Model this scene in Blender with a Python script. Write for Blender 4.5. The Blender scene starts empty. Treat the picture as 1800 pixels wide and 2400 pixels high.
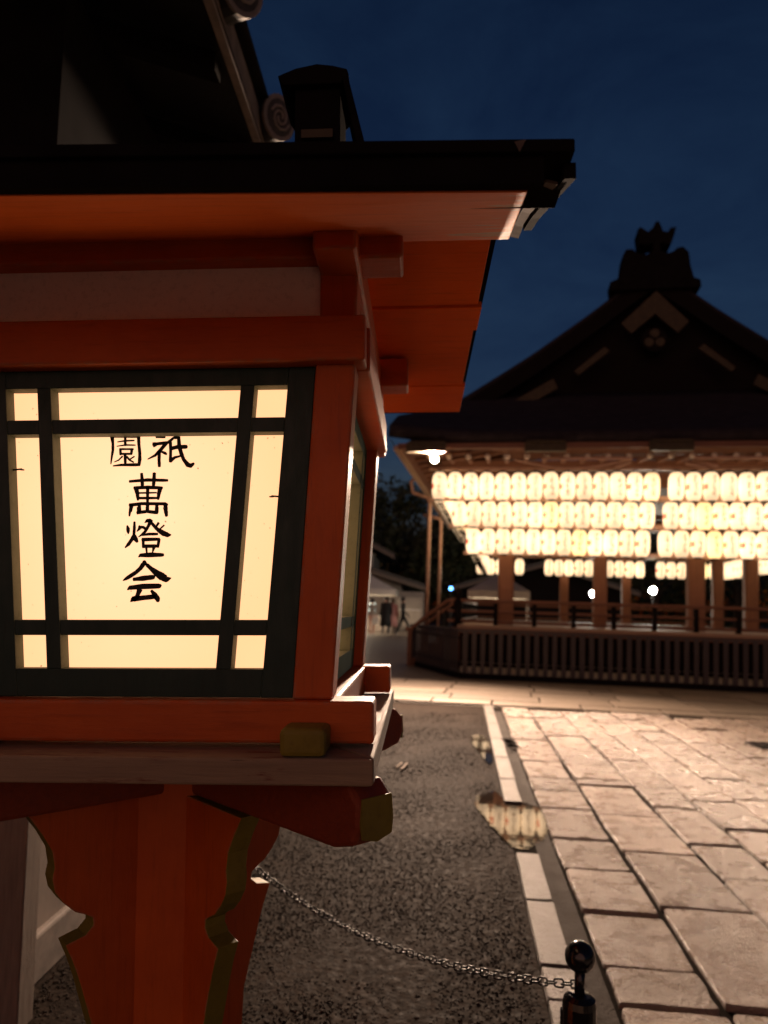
import bpy, bmesh, math, random
from mathutils import Vector, Matrix
random.seed(7)
R = math.radians
S = bpy.context.scene
COL = S.collection

# ------------------------------------------------------------------ camera
CAM_H = 1.25
cam_d = bpy.data.cameras.new('camera')
cam = bpy.data.objects.new('camera', cam_d); COL.objects.link(cam)
cam_d.sensor_fit = 'VERTICAL'; cam_d.sensor_height = 24.0; cam_d.sensor_width = 18.0
cam_d.lens = 24.0 * 1664 / 2400
cam_d.shift_y = 105.6 / 2400
cam_d.clip_start = 0.05; cam_d.clip_end = 500
cam.matrix_world = (Matrix.Translation((0, 0, CAM_H)) @ Matrix.Rotation(R(2.804), 4, 'Z')
                    @ Matrix.Rotation(R(94.0), 4, 'X') @ Matrix.Rotation(R(1.8), 4, 'Z'))
cam_d.dof.use_dof = True; cam_d.dof.focus_distance = 0.93; cam_d.dof.aperture_fstop = 3.3
S.camera = cam

# ------------------------------------------------------------------ world, sun, exposure
W = bpy.data.worlds.new('World'); S.world = W; W.use_nodes = True
wn = W.node_tree.nodes; wl = W.node_tree.links
sky = wn.new('ShaderNodeTexSky'); sky.sky_type = 'NISHITA'; sky.sun_disc = False
SUN_EL, SUN_ROT = R(0.0), R(180)
sky.sun_elevation = SUN_EL; sky.sun_rotation = SUN_ROT
sky.air_density = 1.0; sky.dust_density = 0.0; sky.ozone_density = 3.6
# thin drifting cloud over the dusk sky
wtc = wn.new('ShaderNodeTexCoord'); wmp = wn.new('ShaderNodeMapping'); wmp.inputs['Scale'].default_value = (1, 1, 2.6); wl.new(wtc.outputs['Generated'], wmp.inputs[0])
wno = wn.new('ShaderNodeTexNoise'); wno.inputs['Scale'].default_value = 3.2; wno.inputs['Detail'].default_value = 7; wno.inputs['Roughness'].default_value = .62; wno.inputs['Distortion'].default_value = .5; wl.new(wmp.outputs[0], wno.inputs['Vector'])
wrp = wn.new('ShaderNodeValToRGB'); wrp.color_ramp.elements[0].position = .36; wrp.color_ramp.elements[1].position = .70
wrp.color_ramp.elements[0].color = (.80, .82, .86, 1); wrp.color_ramp.elements[1].color = (1.42, 1.38, 1.22, 1); wl.new(wno.outputs['Fac'], wrp.inputs[0])
wmx = wn.new('ShaderNodeMix'); wmx.data_type = 'RGBA'; wmx.blend_type = 'MULTIPLY'; wmx.inputs[0].default_value = 1; wl.new(sky.outputs[0], wmx.inputs[6]); wl.new(wrp.outputs[0], wmx.inputs[7])
wl.new(wmx.outputs[2], wn['Background'].inputs[0]); wn['Background'].inputs[1].default_value = 0.074
sun_d = bpy.data.lights.new('sun', 'SUN'); sun_d.energy = 0.44; sun_d.angle = R(70); sun_d.color = (1.0, 0.44, 0.26)
sun = bpy.data.objects.new('sun', sun_d); COL.objects.link(sun)
sun.rotation_euler = (R(82), 0, R(-14))          # warm fill added from behind the viewer, no visible source; lights the fronts
S.view_settings.view_transform = 'Standard'; S.view_settings.look = 'None'
S.view_settings.exposure = 0.3; S.view_settings.gamma = 1.0
S.cycles.use_denoising = True
S.cycles.sample_clamp_indirect = 6.0; S.cycles.max_bounces = 6; S.cycles.diffuse_bounces = 4
S.cycles.caustics_reflective = False; S.cycles.caustics_refractive = False

# ------------------------------------------------------------------ helpers
class MB:
    def __init__(s): s.v = []; s.f = []; s.m = []
    def add(s, vs, fs, mi=0):
        n = len(s.v); s.v += [tuple(p) for p in vs]; s.f += [tuple(i + n for i in f) for f in fs]; s.m += [mi] * len(fs)
        return s
    def hexa(s, p, mi=0):       # p: 4 bottom corners ccw, 4 top corners ccw
        return s.add(p, [(3, 2, 1, 0), (4, 5, 6, 7), (0, 1, 5, 4), (1, 2, 6, 5), (2, 3, 7, 6), (3, 0, 4, 7)], mi)
    def box(s, x0, x1, y0, y1, z0, z1, mi=0):
        return s.hexa([(x0, y0, z0), (x1, y0, z0), (x1, y1, z0), (x0, y1, z0), (x0, y0, z1), (x1, y0, z1), (x1, y1, z1), (x0, y1, z1)], mi)
    def prism(s, poly, f, a, b, mi=0, side=None):   # f(p, t) -> 3d
        n = len(poly); vs = [f(p, a) for p in poly] + [f(p, b) for p in poly]
        s.add(vs, [tuple(range(n))[::-1], tuple(range(n, 2 * n))], mi)
        k = len(s.v) - 2 * n
        for i in range(n):
            j = (i + 1) % n; s.f.append((k + i, k + j, k + n + j, k + n + i)); s.m.append(mi if side is None else side)
        return s
    def tube(s, pts, r, n=8, mi=0, cap=True):
        pts = [Vector(p) for p in pts]; k = len(s.v); up = Vector((0, 0, 1))
        rr = r if isinstance(r, (list, tuple)) else [r] * len(pts)
        prev = None
        for i, p in enumerate(pts):
            t = (pts[min(i + 1, len(pts) - 1)] - pts[max(i - 1, 0)]).normalized()
            a = prev if prev is not None else (Vector((1, 0, 0)) if abs(t.dot(up)) > .95 else up)
            a = (a - t * a.dot(t)).normalized(); prev = a; b = t.cross(a)
            for q in range(n):
                c = 2 * math.pi * q / n; s.v.append(tuple(p + (a * math.cos(c) + b * math.sin(c)) * rr[i]))
        for i in range(len(pts) - 1):
            for q in range(n):
                w = (q + 1) % n; s.f.append((k + i * n + q, k + i * n + w, k + (i + 1) * n + w, k + (i + 1) * n + q)); s.m.append(mi)
        if cap:
            s.f.append(tuple(k + q for q in range(n))[::-1]); s.m.append(mi)
            e = k + (len(pts) - 1) * n; s.f.append(tuple(e + q for q in range(n))); s.m.append(mi)
        return s
    def lathe(s, prof, n=16, mi=0, c=(0, 0, 0)):    # prof: (r, z)
        k = len(s.v)
        for r, z in prof:
            for q in range(n):
                a = 2 * math.pi * q / n; s.v.append((c[0] + r * math.cos(a), c[1] + r * math.sin(a), c[2] + z))
        for i in range(len(prof) - 1):
            for q in range(n):
                w = (q + 1) % n; s.f.append((k + i * n + q, k + i * n + w, k + (i + 1) * n + w, k + (i + 1) * n + q)); s.m.append(mi)
        if prof[0][0] > 1e-5: s.f.append(tuple(k + q for q in range(n))[::-1]); s.m.append(mi)
        e = k + (len(prof) - 1) * n
        if prof[-1][0] > 1e-5: s.f.append(tuple(e + q for q in range(n))); s.m.append(mi)
        return s
    def build(s, name, mats, parent=None, smooth=False, bevel=0, loc=None, rot=None):
        me = bpy.data.meshes.new(name); me.from_pydata(s.v, [], s.f)
        mats = mats if isinstance(mats, (list, tuple)) else [mats]
        for m in mats: me.materials.append(m)
        if any(s.m): me.polygons.foreach_set('material_index', s.m)
        bm = bmesh.new(); bm.from_mesh(me); bmesh.ops.recalc_face_normals(bm, faces=bm.faces); bm.to_mesh(me); bm.free()
        if smooth: me.polygons.foreach_set('use_smooth', [True] * len(me.polygons))
        me.update()
        o = bpy.data.objects.new(name, me); COL.objects.link(o)
        if parent is not None: o.parent = parent
        if loc is not None: o.location = loc
        if rot is not None: o.rotation_euler = rot
        if bevel:
            b = o.modifiers.new('bevel', 'BEVEL'); b.width = bevel; b.segments = 2; b.limit_method = 'ANGLE'; b.angle_limit = R(35)
        return o

def tag(o, label, cat, group=None):
    o['label'] = label; o['category'] = cat
    if group: o['group'] = group
    return o
def kind(o, k): o['kind'] = k; return o
def empty(name, loc, rot=(0, 0, 0)):
    o = bpy.data.objects.new(name, None); COL.objects.link(o); o.location = loc; o.rotation_euler = rot
    o.empty_display_size = 0.2; return o
def copy_tree(o, parent=None):
    c = o.copy(); COL.objects.link(c); c.parent = parent
    for ch in list(o.children): copy_tree(ch, c)
    return c

# ------------------------------------------------------------------ materials
class NT:
    def __init__(s, name):
        s.mat = bpy.data.materials.new(name); s.mat.use_nodes = True
        s.t = s.mat.node_tree; s.n = s.t.nodes; s.b = s.n['Principled BSDF']; s.out = s.n['Material Output']
        s.tc = s.n.new('ShaderNodeTexCoord')
    def link(s, a, b): s.t.links.new(a, b)
    def mapping(s, scale=(1, 1, 1), rot=(0, 0, 0), src='Object', loc=(0, 0, 0)):
        m = s.n.new('ShaderNodeMapping'); m.inputs['Scale'].default_value = scale; m.inputs['Rotation'].default_value = rot
        m.inputs['Location'].default_value = loc
        s.link(s.tc.outputs[src], m.inputs[0]); return m.outputs[0]
    def world(s, scale=(1, 1, 1)):
        g = s.n.new('ShaderNodeNewGeometry'); m = s.n.new('ShaderNodeMapping'); m.inputs['Scale'].default_value = scale
        s.link(g.outputs['Position'], m.inputs[0]); return m.outputs[0]
    def noise(s, vec, scale, detail=4, rough=.55, dist=0):
        n = s.n.new('ShaderNodeTexNoise'); n.inputs['Scale'].default_value = scale; n.inputs['Detail'].default_value = detail
        n.inputs['Roughness'].default_value = rough; n.inputs['Distortion'].default_value = dist
        s.link(vec, n.inputs['Vector']); return n.outputs['Fac']
    def voro(s, vec, scale, feat='F1', out='Distance'):
        n = s.n.new('ShaderNodeTexVoronoi'); n.feature = feat; n.inputs['Scale'].default_value = scale
        s.link(vec, n.inputs['Vector']); return n.outputs[out]
    def ramp(s, fac, stops):
        r = s.n.new('ShaderNodeValToRGB'); e = r.color_ramp.elements
        while len(e) < len(stops): e.new(.5)
        for i, (p, c) in enumerate(stops):
            e[i].position = p; e[i].color = (c[0], c[1], c[2], 1) if isinstance(c, (tuple, list)) else (c, c, c, 1)
        s.link(fac, r.inputs[0]); return r.outputs[0]
    def mix(s, fac, a, b, mode='MIX'):
        m = s.n.new('ShaderNodeMix'); m.data_type = 'RGBA'; m.blend_type = mode
        for i, x in ((0, fac), (6, a), (7, b)):
            if hasattr(x, 'is_linked'): s.link(x, m.inputs[i])
            elif i == 0: m.inputs[0].default_value = x
            else: m.inputs[i].default_value = (x[0], x[1], x[2], 1)
        return m.outputs[2]
    def math(s, op, a, b=None, c=None):
        m = s.n.new('ShaderNodeMath'); m.operation = op
        for i, x in enumerate((a, b, c)):
            if x is None: continue
            if hasattr(x, 'is_linked'): s.link(x, m.inputs[i])
            else: m.inputs[i].default_value = x
        return m.outputs[0]
    def sep(s, vec):
        m = s.n.new('ShaderNodeSeparateXYZ'); s.link(vec, m.inputs[0]); return m.outputs
    def bump(s, h, strength=.3, dist=.01, normal=None):
        b = s.n.new('ShaderNodeBump'); b.inputs['Strength'].default_value = strength; b.inputs['Distance'].default_value = dist
        s.link(h, b.inputs['Height'])
        if normal is not None: s.link(normal, b.inputs['Normal'])
        return b.outputs[0]
    def set(s, **k):
        for n, v in k.items():
            i = s.b.inputs[{'color': 'Base Color', 'rough': 'Roughness', 'metal': 'Metallic', 'normal': 'Normal', 'spec': 'Specular IOR Level', 'ecol': 'Emission Color', 'estr': 'Emission Strength', 'coat': 'Coat Weight', 'coatr': 'Coat Roughness', 'trans': 'Transmission Weight', 'ior': 'IOR'}[n]]
            if hasattr(v, 'is_linked'): s.link(v, i)
            elif isinstance(v, (tuple, list)): i.default_value = (v[0], v[1], v[2], 1)
            else: i.default_value = v
        return s

def mat_paint(name, c1, c2, under, peel=.66, rough=(.46, .58), grain=(1, 1, 1), edge=False, at_end=False, ior=1.4):
    m = NT(name); v = m.mapping()
    n1 = m.noise(v, 7, 5, .6); col = m.mix(m.ramp(n1, [(.3, 0), (.7, 1)]), c1, c2)
    g = m.mapping(grain); n2 = m.noise(g, 60, 6, .65)
    pn = m.noise(g, 26, 8, .72, .4)
    if at_end:                                       # paint has flaked off towards the weathered right end
        pn = m.math('ADD', pn, m.math('MULTIPLY', m.ramp(m.sep(v)[0], [(.28, 0), (.46, 1)]), .24))
    pm = m.ramp(pn, [(peel, 0), (peel + .035, 1)])
    if edge:
        ge = m.n.new('ShaderNodeNewGeometry'); bv = m.n.new('ShaderNodeBevel'); bv.samples = 4; bv.inputs['Radius'].default_value = .0055
        dt = m.n.new('ShaderNodeVectorMath'); dt.operation = 'DOT_PRODUCT'; m.link(ge.outputs['True Normal'], dt.inputs[0]); m.link(bv.outputs[0], dt.inputs[1])
        pe = m.math('SUBTRACT', 1, dt.outputs['Value'])
        pe = m.math('MULTIPLY', m.ramp(pe, [(.01, 0), (.09, 1)]), m.ramp(m.noise(v, 38, 5, .7), [(.44, 0), (.58, 1)]))
        pm = m.math('MAXIMUM', pm, pe)
    gr = m.noise(m.mapping(tuple(x * 2.2 if x == 1 else x * .8 for x in grain)), 55, 7, .7)
    col = m.mix(m.ramp(gr, [(.52, 0), (.74, .42)]), col, tuple(x * .45 for x in c2))      # grain and grime in the paint
    col = m.mix(pm, col, under)
    m.set(color=col, rough=m.ramp(n2, [(.3, rough[0]), (.75, rough[1])]))
    h = m.math('SUBTRACT', n2, m.math('MULTIPLY', pm, .8))
    m.set(normal=m.bump(m.math('ADD', h, m.math('MULTIPLY', gr, .8)), .22, .003), ior=ior); return m.mat

M = {}
M['vermilion'] = mat_paint('vermilion_paint', (.56, .098, .007), (.42, .064, .006), (.30, .17, .10), .745, grain=(.25, 1, 1), edge=True)
M['vermilion_v'] = mat_paint('vermilion_paint_upright', (.56, .098, .007), (.42, .064, .006), (.32, .19, .12), .755, grain=(1, 1, .2), edge=True)
M['vermilion_peeled'] = mat_paint('vermilion_paint_peeling', (.74, .15, .010), (.66, .12, .008), (.50, .27, .14), .72, (.6, .75), grain=(.2, 1, 1), at_end=True, ior=1.3)
M['vermilion_soffit_bright'] = mat_paint('vermilion_soffit_brightened', (.72, .125, .006), (.62, .095, .005), (.40, .22, .12), .80, (.7, .85), grain=(.25, 1, 1), ior=1.22)  # vermilion copy brightened in place of light bounced from below
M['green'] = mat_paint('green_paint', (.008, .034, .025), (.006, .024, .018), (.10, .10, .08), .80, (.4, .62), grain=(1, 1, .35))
M['green_side'] = mat_paint('green_paint_lit_side', (.075, .135, .080), (.050, .098, .060), (.20, .20, .15), .70, (.7, .85), grain=(1, 1, .3), ior=1.15)  # brighter copy of the green, side light put into its colour
M['green_paperlit'] = mat_paint('green_inner_faces_paperlit', (.15, .18, .12), (.11, .14, .095), (.22, .20, .15), .70, (.6, .8))  # inner bar faces coloured paler to stand for the paper's light
M['plaster'] = mat_paint('aged_white_plaster', (.88, .82, .77), (.82, .75, .70), (.30, .24, .20), .82, (.7, .9))
M['yellow'] = mat_paint('ochre_end_paint', (.22, .165, .015), (.16, .12, .012), (.14, .09, .05), .78, (.5, .7))

def mat_wood(name, a, b, dark, axis=0, rough=(.6, .85), scale=1.0, stain=None, bstr=.5, ior=1.45):
    m = NT(name); sc = [14 * scale] * 3; sc[axis] = .9 * scale
    v = m.mapping(sc); n = m.noise(v, 9, 8, .7, .3); n0 = m.noise(m.mapping(), 5, 3)
    col = m.mix(m.ramp(n, [(.32, 0), (.68, 1)]), a, b)
    col = m.mix(m.ramp(n, [(.28, 1), (.36, 0)]), col, dark)
    col = m.mix(m.math('MULTIPLY', n0, .35), col, dark)
    if stain:
        sv = list(sc); st = m.ramp(m.noise(m.mapping([3 * scale if i == axis else 22 * scale for i in range(3)]), 3, 5, .65), [(.58, 0), (.66, 1)])
        col = m.mix(st, col, stain)
    m.set(color=col, rough=m.ramp(n, [(.3, rough[1]), (.7, rough[0])]), normal=m.bump(n, bstr, .004), ior=ior); return m.mat
M['shelf'] = mat_wood('weathered_shelf_wood', (.36, .25, .155), (.24, .16, .10), (.07, .042, .027), 0, stain=(.15, .045, .026))
M['shelf_y'] = mat_wood('weathered_shelf_wood_side', (.34, .24, .165), (.22, .155, .11), (.06, .04, .03), 1)
M['arm'] = mat_wood('worn_red_arm', (.30, .048, .010), (.22, .034, .008), (.05, .014, .008), 0, rough=(.5, .7))
M['greywood'] = mat_wood('weathered_grey_post', (.24, .19, .15), (.13, .10, .08), (.05, .035, .03), 2)
M['brown'] = mat_wood('dark_brown_timber', (.30, .135, .078), (.22, .095, .055), (.08, .036, .024), 2, scale=.25)
M['brown_x'] = mat_wood('brown_timber_beam', (.20, .088, .052), (.14, .058, .034), (.05, .022, .015), 0, scale=.25)
M['black_timber'] = mat_wood('black_stained_timber', (.014, .0105, .010), (.010, .0078, .0075), (.005, .004, .004), 2, scale=.25, rough=(.8, .95), ior=1.15)
M['fence'] = mat_wood('weathered_black_fence', (.085, .068, .064), (.056, .045, .043), (.018, .014, .013), 2, scale=.25, rough=(.6, .8))
M['floor'] = mat_wood('pale_stage_boards', (.42, .29, .20), (.34, .23, .16), (.16, .10, .07), 0, scale=.2)
M['ceiling'] = mat_wood('hall_ceiling_boards', (.13, .06, .036), (.09, .04, .026), (.03, .015, .01), 1, scale=.25)

def simple(name, c, rough=.6, metal=0, nscale=20, var=.25, bstr=.1, **k):
    m = NT(name); n = m.noise(m.mapping(), nscale, 4)
    d = tuple(x * (1 - var) for x in c)
    m.set(color=m.mix(m.ramp(n, [(.3, 0), (.7, 1)]), c, d), rough=rough, metal=metal, normal=m.bump(n, bstr, .004), **k); return m.mat
M['copper'] = simple('blackened_copper_sheet', (.011, .0095, .009), .9, 0, 12, .4, ior=1.06)
M['zinc'] = simple('zinc_flashing', (.13, .10, .085), .8, 0, 40, .5, ior=1.05)
M['iron'] = simple('black_gloss_iron', (.010, .010, .012), .16, 0, 30, .3, .05)
M['chain'] = simple('black_iron_chain', (.010, .009, .009), .4, 0, 60, .3, .05, ior=1.3)
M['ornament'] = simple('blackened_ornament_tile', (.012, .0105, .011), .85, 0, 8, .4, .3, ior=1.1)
M['tile_face'] = simple('grey_tile_face', (.09, .078, .070), .7, 0, 60, .5, .4)
M['tile'] = simple('smoked_roof_tile', (.022, .021, .022), .6, 0, 18, .35)
M['tile_rim'] = simple('tile_rim', (.30, .25, .215), .6, 0, 30, .3)
M['tile_band'] = simple('pale_tile_band', (.27, .22, .185), .8, 0, 14, .45, .3)
M['roof'] = simple('dark_bark_roof', (.032, .026, .030), .85, 0, 6, .4, .4, spec=.15)
M['gold'] = simple('gilt_fitting', (.050, .035, .013), .55, .4, 14, .5)
M['white_end'] = simple('white_painted_end', (.85, .78, .70), .6)
M['pole'] = simple('painted_steel_pole', (.52, .33, .24), .45, .2, 8, .2)
M['ink'] = simple('brush_ink', (.006, .005, .005), .7, 0, 90, .3)
M['wallplaster'] = simple('stained_wall_plaster', (.30, .24, .20), .85, 0, 6, .45, .3)
M['canvas'] = simple('white_canvas', (.62, .58, .52), .8, 0, 3, .12)
M['farwall'] = simple('far_white_wall', (.55, .52, .50), .8, 0, 1, .15)
M['fartile'] = simple('far_roof_tile', (.06, .055, .05), .6, 0, 2, .3)
M['cloth_grey'] = simple('grey_table_cloth', (.32, .27, .23), .8, 0, 3, .2)

def mat_emit(name, c, s, base=(.6, .5, .4)):
    m = NT(name); m.set(color=base, ecol=c, estr=s, rough=.6); return m.mat
M['flood'] = mat_emit('floodlight_lens', (1.0, .86, .60), 25)
M['spot'] = mat_emit('white_spotlight_lens', (1.0, .93, .76), 1100)
M['blue_led'] = mat_emit('blue_lamp_lens', (.10, .35, 1.0), 7)
M['screen'] = mat_emit('pale_blue_screen', (.35, .80, .85), .8)

def mat_paper():                                    # lamp paper of the foreground lantern, lit from inside
    m = NT('lit_white_paper'); v = m.mapping()
    x, y, z = m.sep(v)
    # bulb sits above the middle: paper is brightest near it, warmer towards its edges
    d = m.math('SQRT', m.math('ADD', m.math('POWER', m.math('MULTIPLY', m.math('ADD', x, .02), 1.3), 2), m.math('POWER', m.math('SUBTRACT', z, 1.37), 2)))
    f = m.ramp(d, [(.04, 0), (.26, 1)])
    n = m.noise(v, 10, 4)
    c = m.mix(f, (1.6, .86, .48), (1.5, .73, .35))
    c = m.mix(m.math('MULTIPLY', m.ramp(n, [(.35, 0), (.75, 1)]), .18), c, (1.5, .68, .34))
    sp = m.ramp(m.noise(v, 210, 2, .5), [(.735, 0), (.75, 1)])      # fly specks and dust
    sp = m.math('MULTIPLY', sp, m.ramp(m.noise(v, 9, 2), [(.45, .15), (.6, 1)]))
    c = m.mix(sp, c, (.12, .06, .025))
    m.set(color=(.5, .45, .35), ecol=c, estr=.79, rough=.9); return m.mat
M['paper'] = mat_paper()

def mat_lantern():                                  # paper of the small hanging lanterns
    m = NT('glowing_lantern_paper'); v = m.mapping(); x, y, z = m.sep(v)
    oi = m.n.new('ShaderNodeObjectInfo'); rnd = oi.outputs['Random']
    hot = m.ramp(m.math('ABSOLUTE', m.math('ADD', z, m.math('MULTIPLY', m.math('SUBTRACT', rnd, .5), .10))), [(.0, 1), (.13, .75), (.25, 0)])
    ribs = m.math('ADD', .93, m.math('MULTIPLY', m.math('SINE', m.math('MULTIPLY', z, 330)), .07))
    e = m.math('ADD', .74, m.math('MULTIPLY', hot, .52))
    e = m.math('MULTIPLY', e, ribs); e = m.math('MULTIPLY', e, m.math('ADD', .82, m.math('MULTIPLY', rnd, .36)))
    c = m.mix(m.ramp(rnd, [(.93, 0), (.95, 1)]), (1.35, .92, .53), (1.33, .86, .36))
    # brush-written names down the front, red crest on the flank
    off = m.n.new('ShaderNodeVectorMath'); off.operation = 'ADD'
    cmb = m.n.new('ShaderNodeCombineXYZ'); m.link(m.math('MULTIPLY', rnd, 40), cmb.inputs[0]); m.link(m.math('MULTIPLY', rnd, 17), cmb.inputs[2])
    m.link(v, off.inputs[0]); m.link(cmb.outputs[0], off.inputs[1])
    mp = m.n.new('ShaderNodeMapping'); mp.inputs['Scale'].default_value = (30, 0, 34); m.link(off.outputs[0], mp.inputs[0])
    st = m.ramp(m.noise(mp.outputs[0], 1, 2, .5), [(.50, 0), (.54, 1)])
    strip = m.math('MULTIPLY', m.math('LESS_THAN', m.math('ABSOLUTE', m.math('ADD', x, -.012)), .032), m.math('LESS_THAN', y, 0))
    strip = m.math('MULTIPLY', strip, m.math('LESS_THAN', m.math('ABSOLUTE', z), .17))
    ink = m.math('MULTIPLY', st, strip)
    rd = m.math('MULTIPLY', m.math('LESS_THAN', x, -.082), m.math('LESS_THAN', m.math('ABSOLUTE', m.math('ADD', z, .01)), .045))
    rd = m.math('MULTIPLY', rd, m.math('GREATER_THAN', m.math('FRACT', m.math('MULTIPLY', rnd, 7.3)), .3))
    e = m.math('MULTIPLY', e, m.math('SUBTRACT', 1, m.math('MULTIPLY', ink, .93)))
    c = m.mix(rd, c, (1.4, .10, .05)); e = m.math('MULTIPLY', e, m.math('SUBTRACT', 1, m.math('MULTIPLY', rd, .55)))
    m.set(color=(.6, .5, .38), ecol=c, estr=e, rough=.8); return m.mat
M['lantern'] = mat_lantern()

def mat_gravel():
    m = NT('wet_dark_gravel'); w = m.world()
    vo = m.voro(w, 62); vc = m.voro(w, 62, 'F1', 'Color'); n = m.noise(w, 1.3, 4); n2 = m.noise(w, 260, 3)
    cell = m.math('FRACT', m.math('MULTIPLY', m.sep(vc)[0], 3.7))
    col = m.mix(m.ramp(cell, [(0, 0), (1, 1)]), (.018, .0132, .0105), (.048, .0357, .0282))
    col = m.mix(m.ramp(n, [(.35, 0), (.7, .6)]), col, (.014, .0105, .0085))
    h = m.math('ADD', m.math('MULTIPLY', m.math('SUBTRACT', .5, vo), 1.0), m.math('ADD', m.math('MULTIPLY', cell, .5), m.math('MULTIPLY', n2, .2)))
    m.set(color=col, rough=m.ramp(m.noise(w, 30, 3), [(.3, .55), (.75, .9)]), normal=m.bump(h, .28, .008), ior=1.06); return m.mat
M['gravel'] = mat_gravel()
M['pebble'] = simple('wet_pebble', (.050, .037, .029), .7, 0, 45, .7, .2, ior=1.10)

def mat_stone(name, a, b, bs=.55, rough=(.30, .55), spec=.6, bd=.03):
    m = NT(name); w = m.world(); oi = m.n.new('ShaderNodeObjectInfo'); rnd = oi.outputs['Random']
    big = m.noise(w, 2.2, 4); mid = m.noise(w, 30, 9, .72); pit = m.voro(m.world((1, 1, 1)), 60); fine = m.noise(w, 120, 5, .7)
    col = m.mix(m.ramp(big, [(.35, 0), (.65, 1)]), a, b)
    col = m.mix(m.math('MULTIPLY', m.ramp(rnd, [(.1, 0), (.9, 1)]), .75), col, tuple(x * .50 for x in a))
    col = m.mix(m.ramp(fine, [(.62, 0), (.72, .6)]), col, tuple(x * .4 for x in b))
    h = m.math('ADD', m.math('MULTIPLY', mid, 1.0), m.math('ADD', m.math('MULTIPLY', m.ramp(pit, [(0, 0), (.35, 1)]), .35), m.math('MULTIPLY', fine, .28)))
    m.set(color=col, rough=m.ramp(m.noise(w, 9, 7, .62), [(.22, rough[0]), (.80, rough[1])]), normal=m.bump(h, bs, bd), spec=spec); return m.mat
M['stone'] = mat_stone('wet_granite_slab', (.38, .285, .225), (.28, .21, .163), .62, (.18, .40), 1.0, .045)
M['kerbstone'] = mat_stone('worn_kerb_granite', (.17, .128, .10), (.125, .094, .073), .8, (.35, .6))
M['gutter'] = mat_stone('dark_wet_gutter', (.060, .046, .036), (.040, .030, .024), .6, (.7, .9), .1)
M['joint'] = simple('damp_joint_soil', (.014, .0105, .008), .9, 0, 60, .4, .5, ior=1.05)

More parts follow.
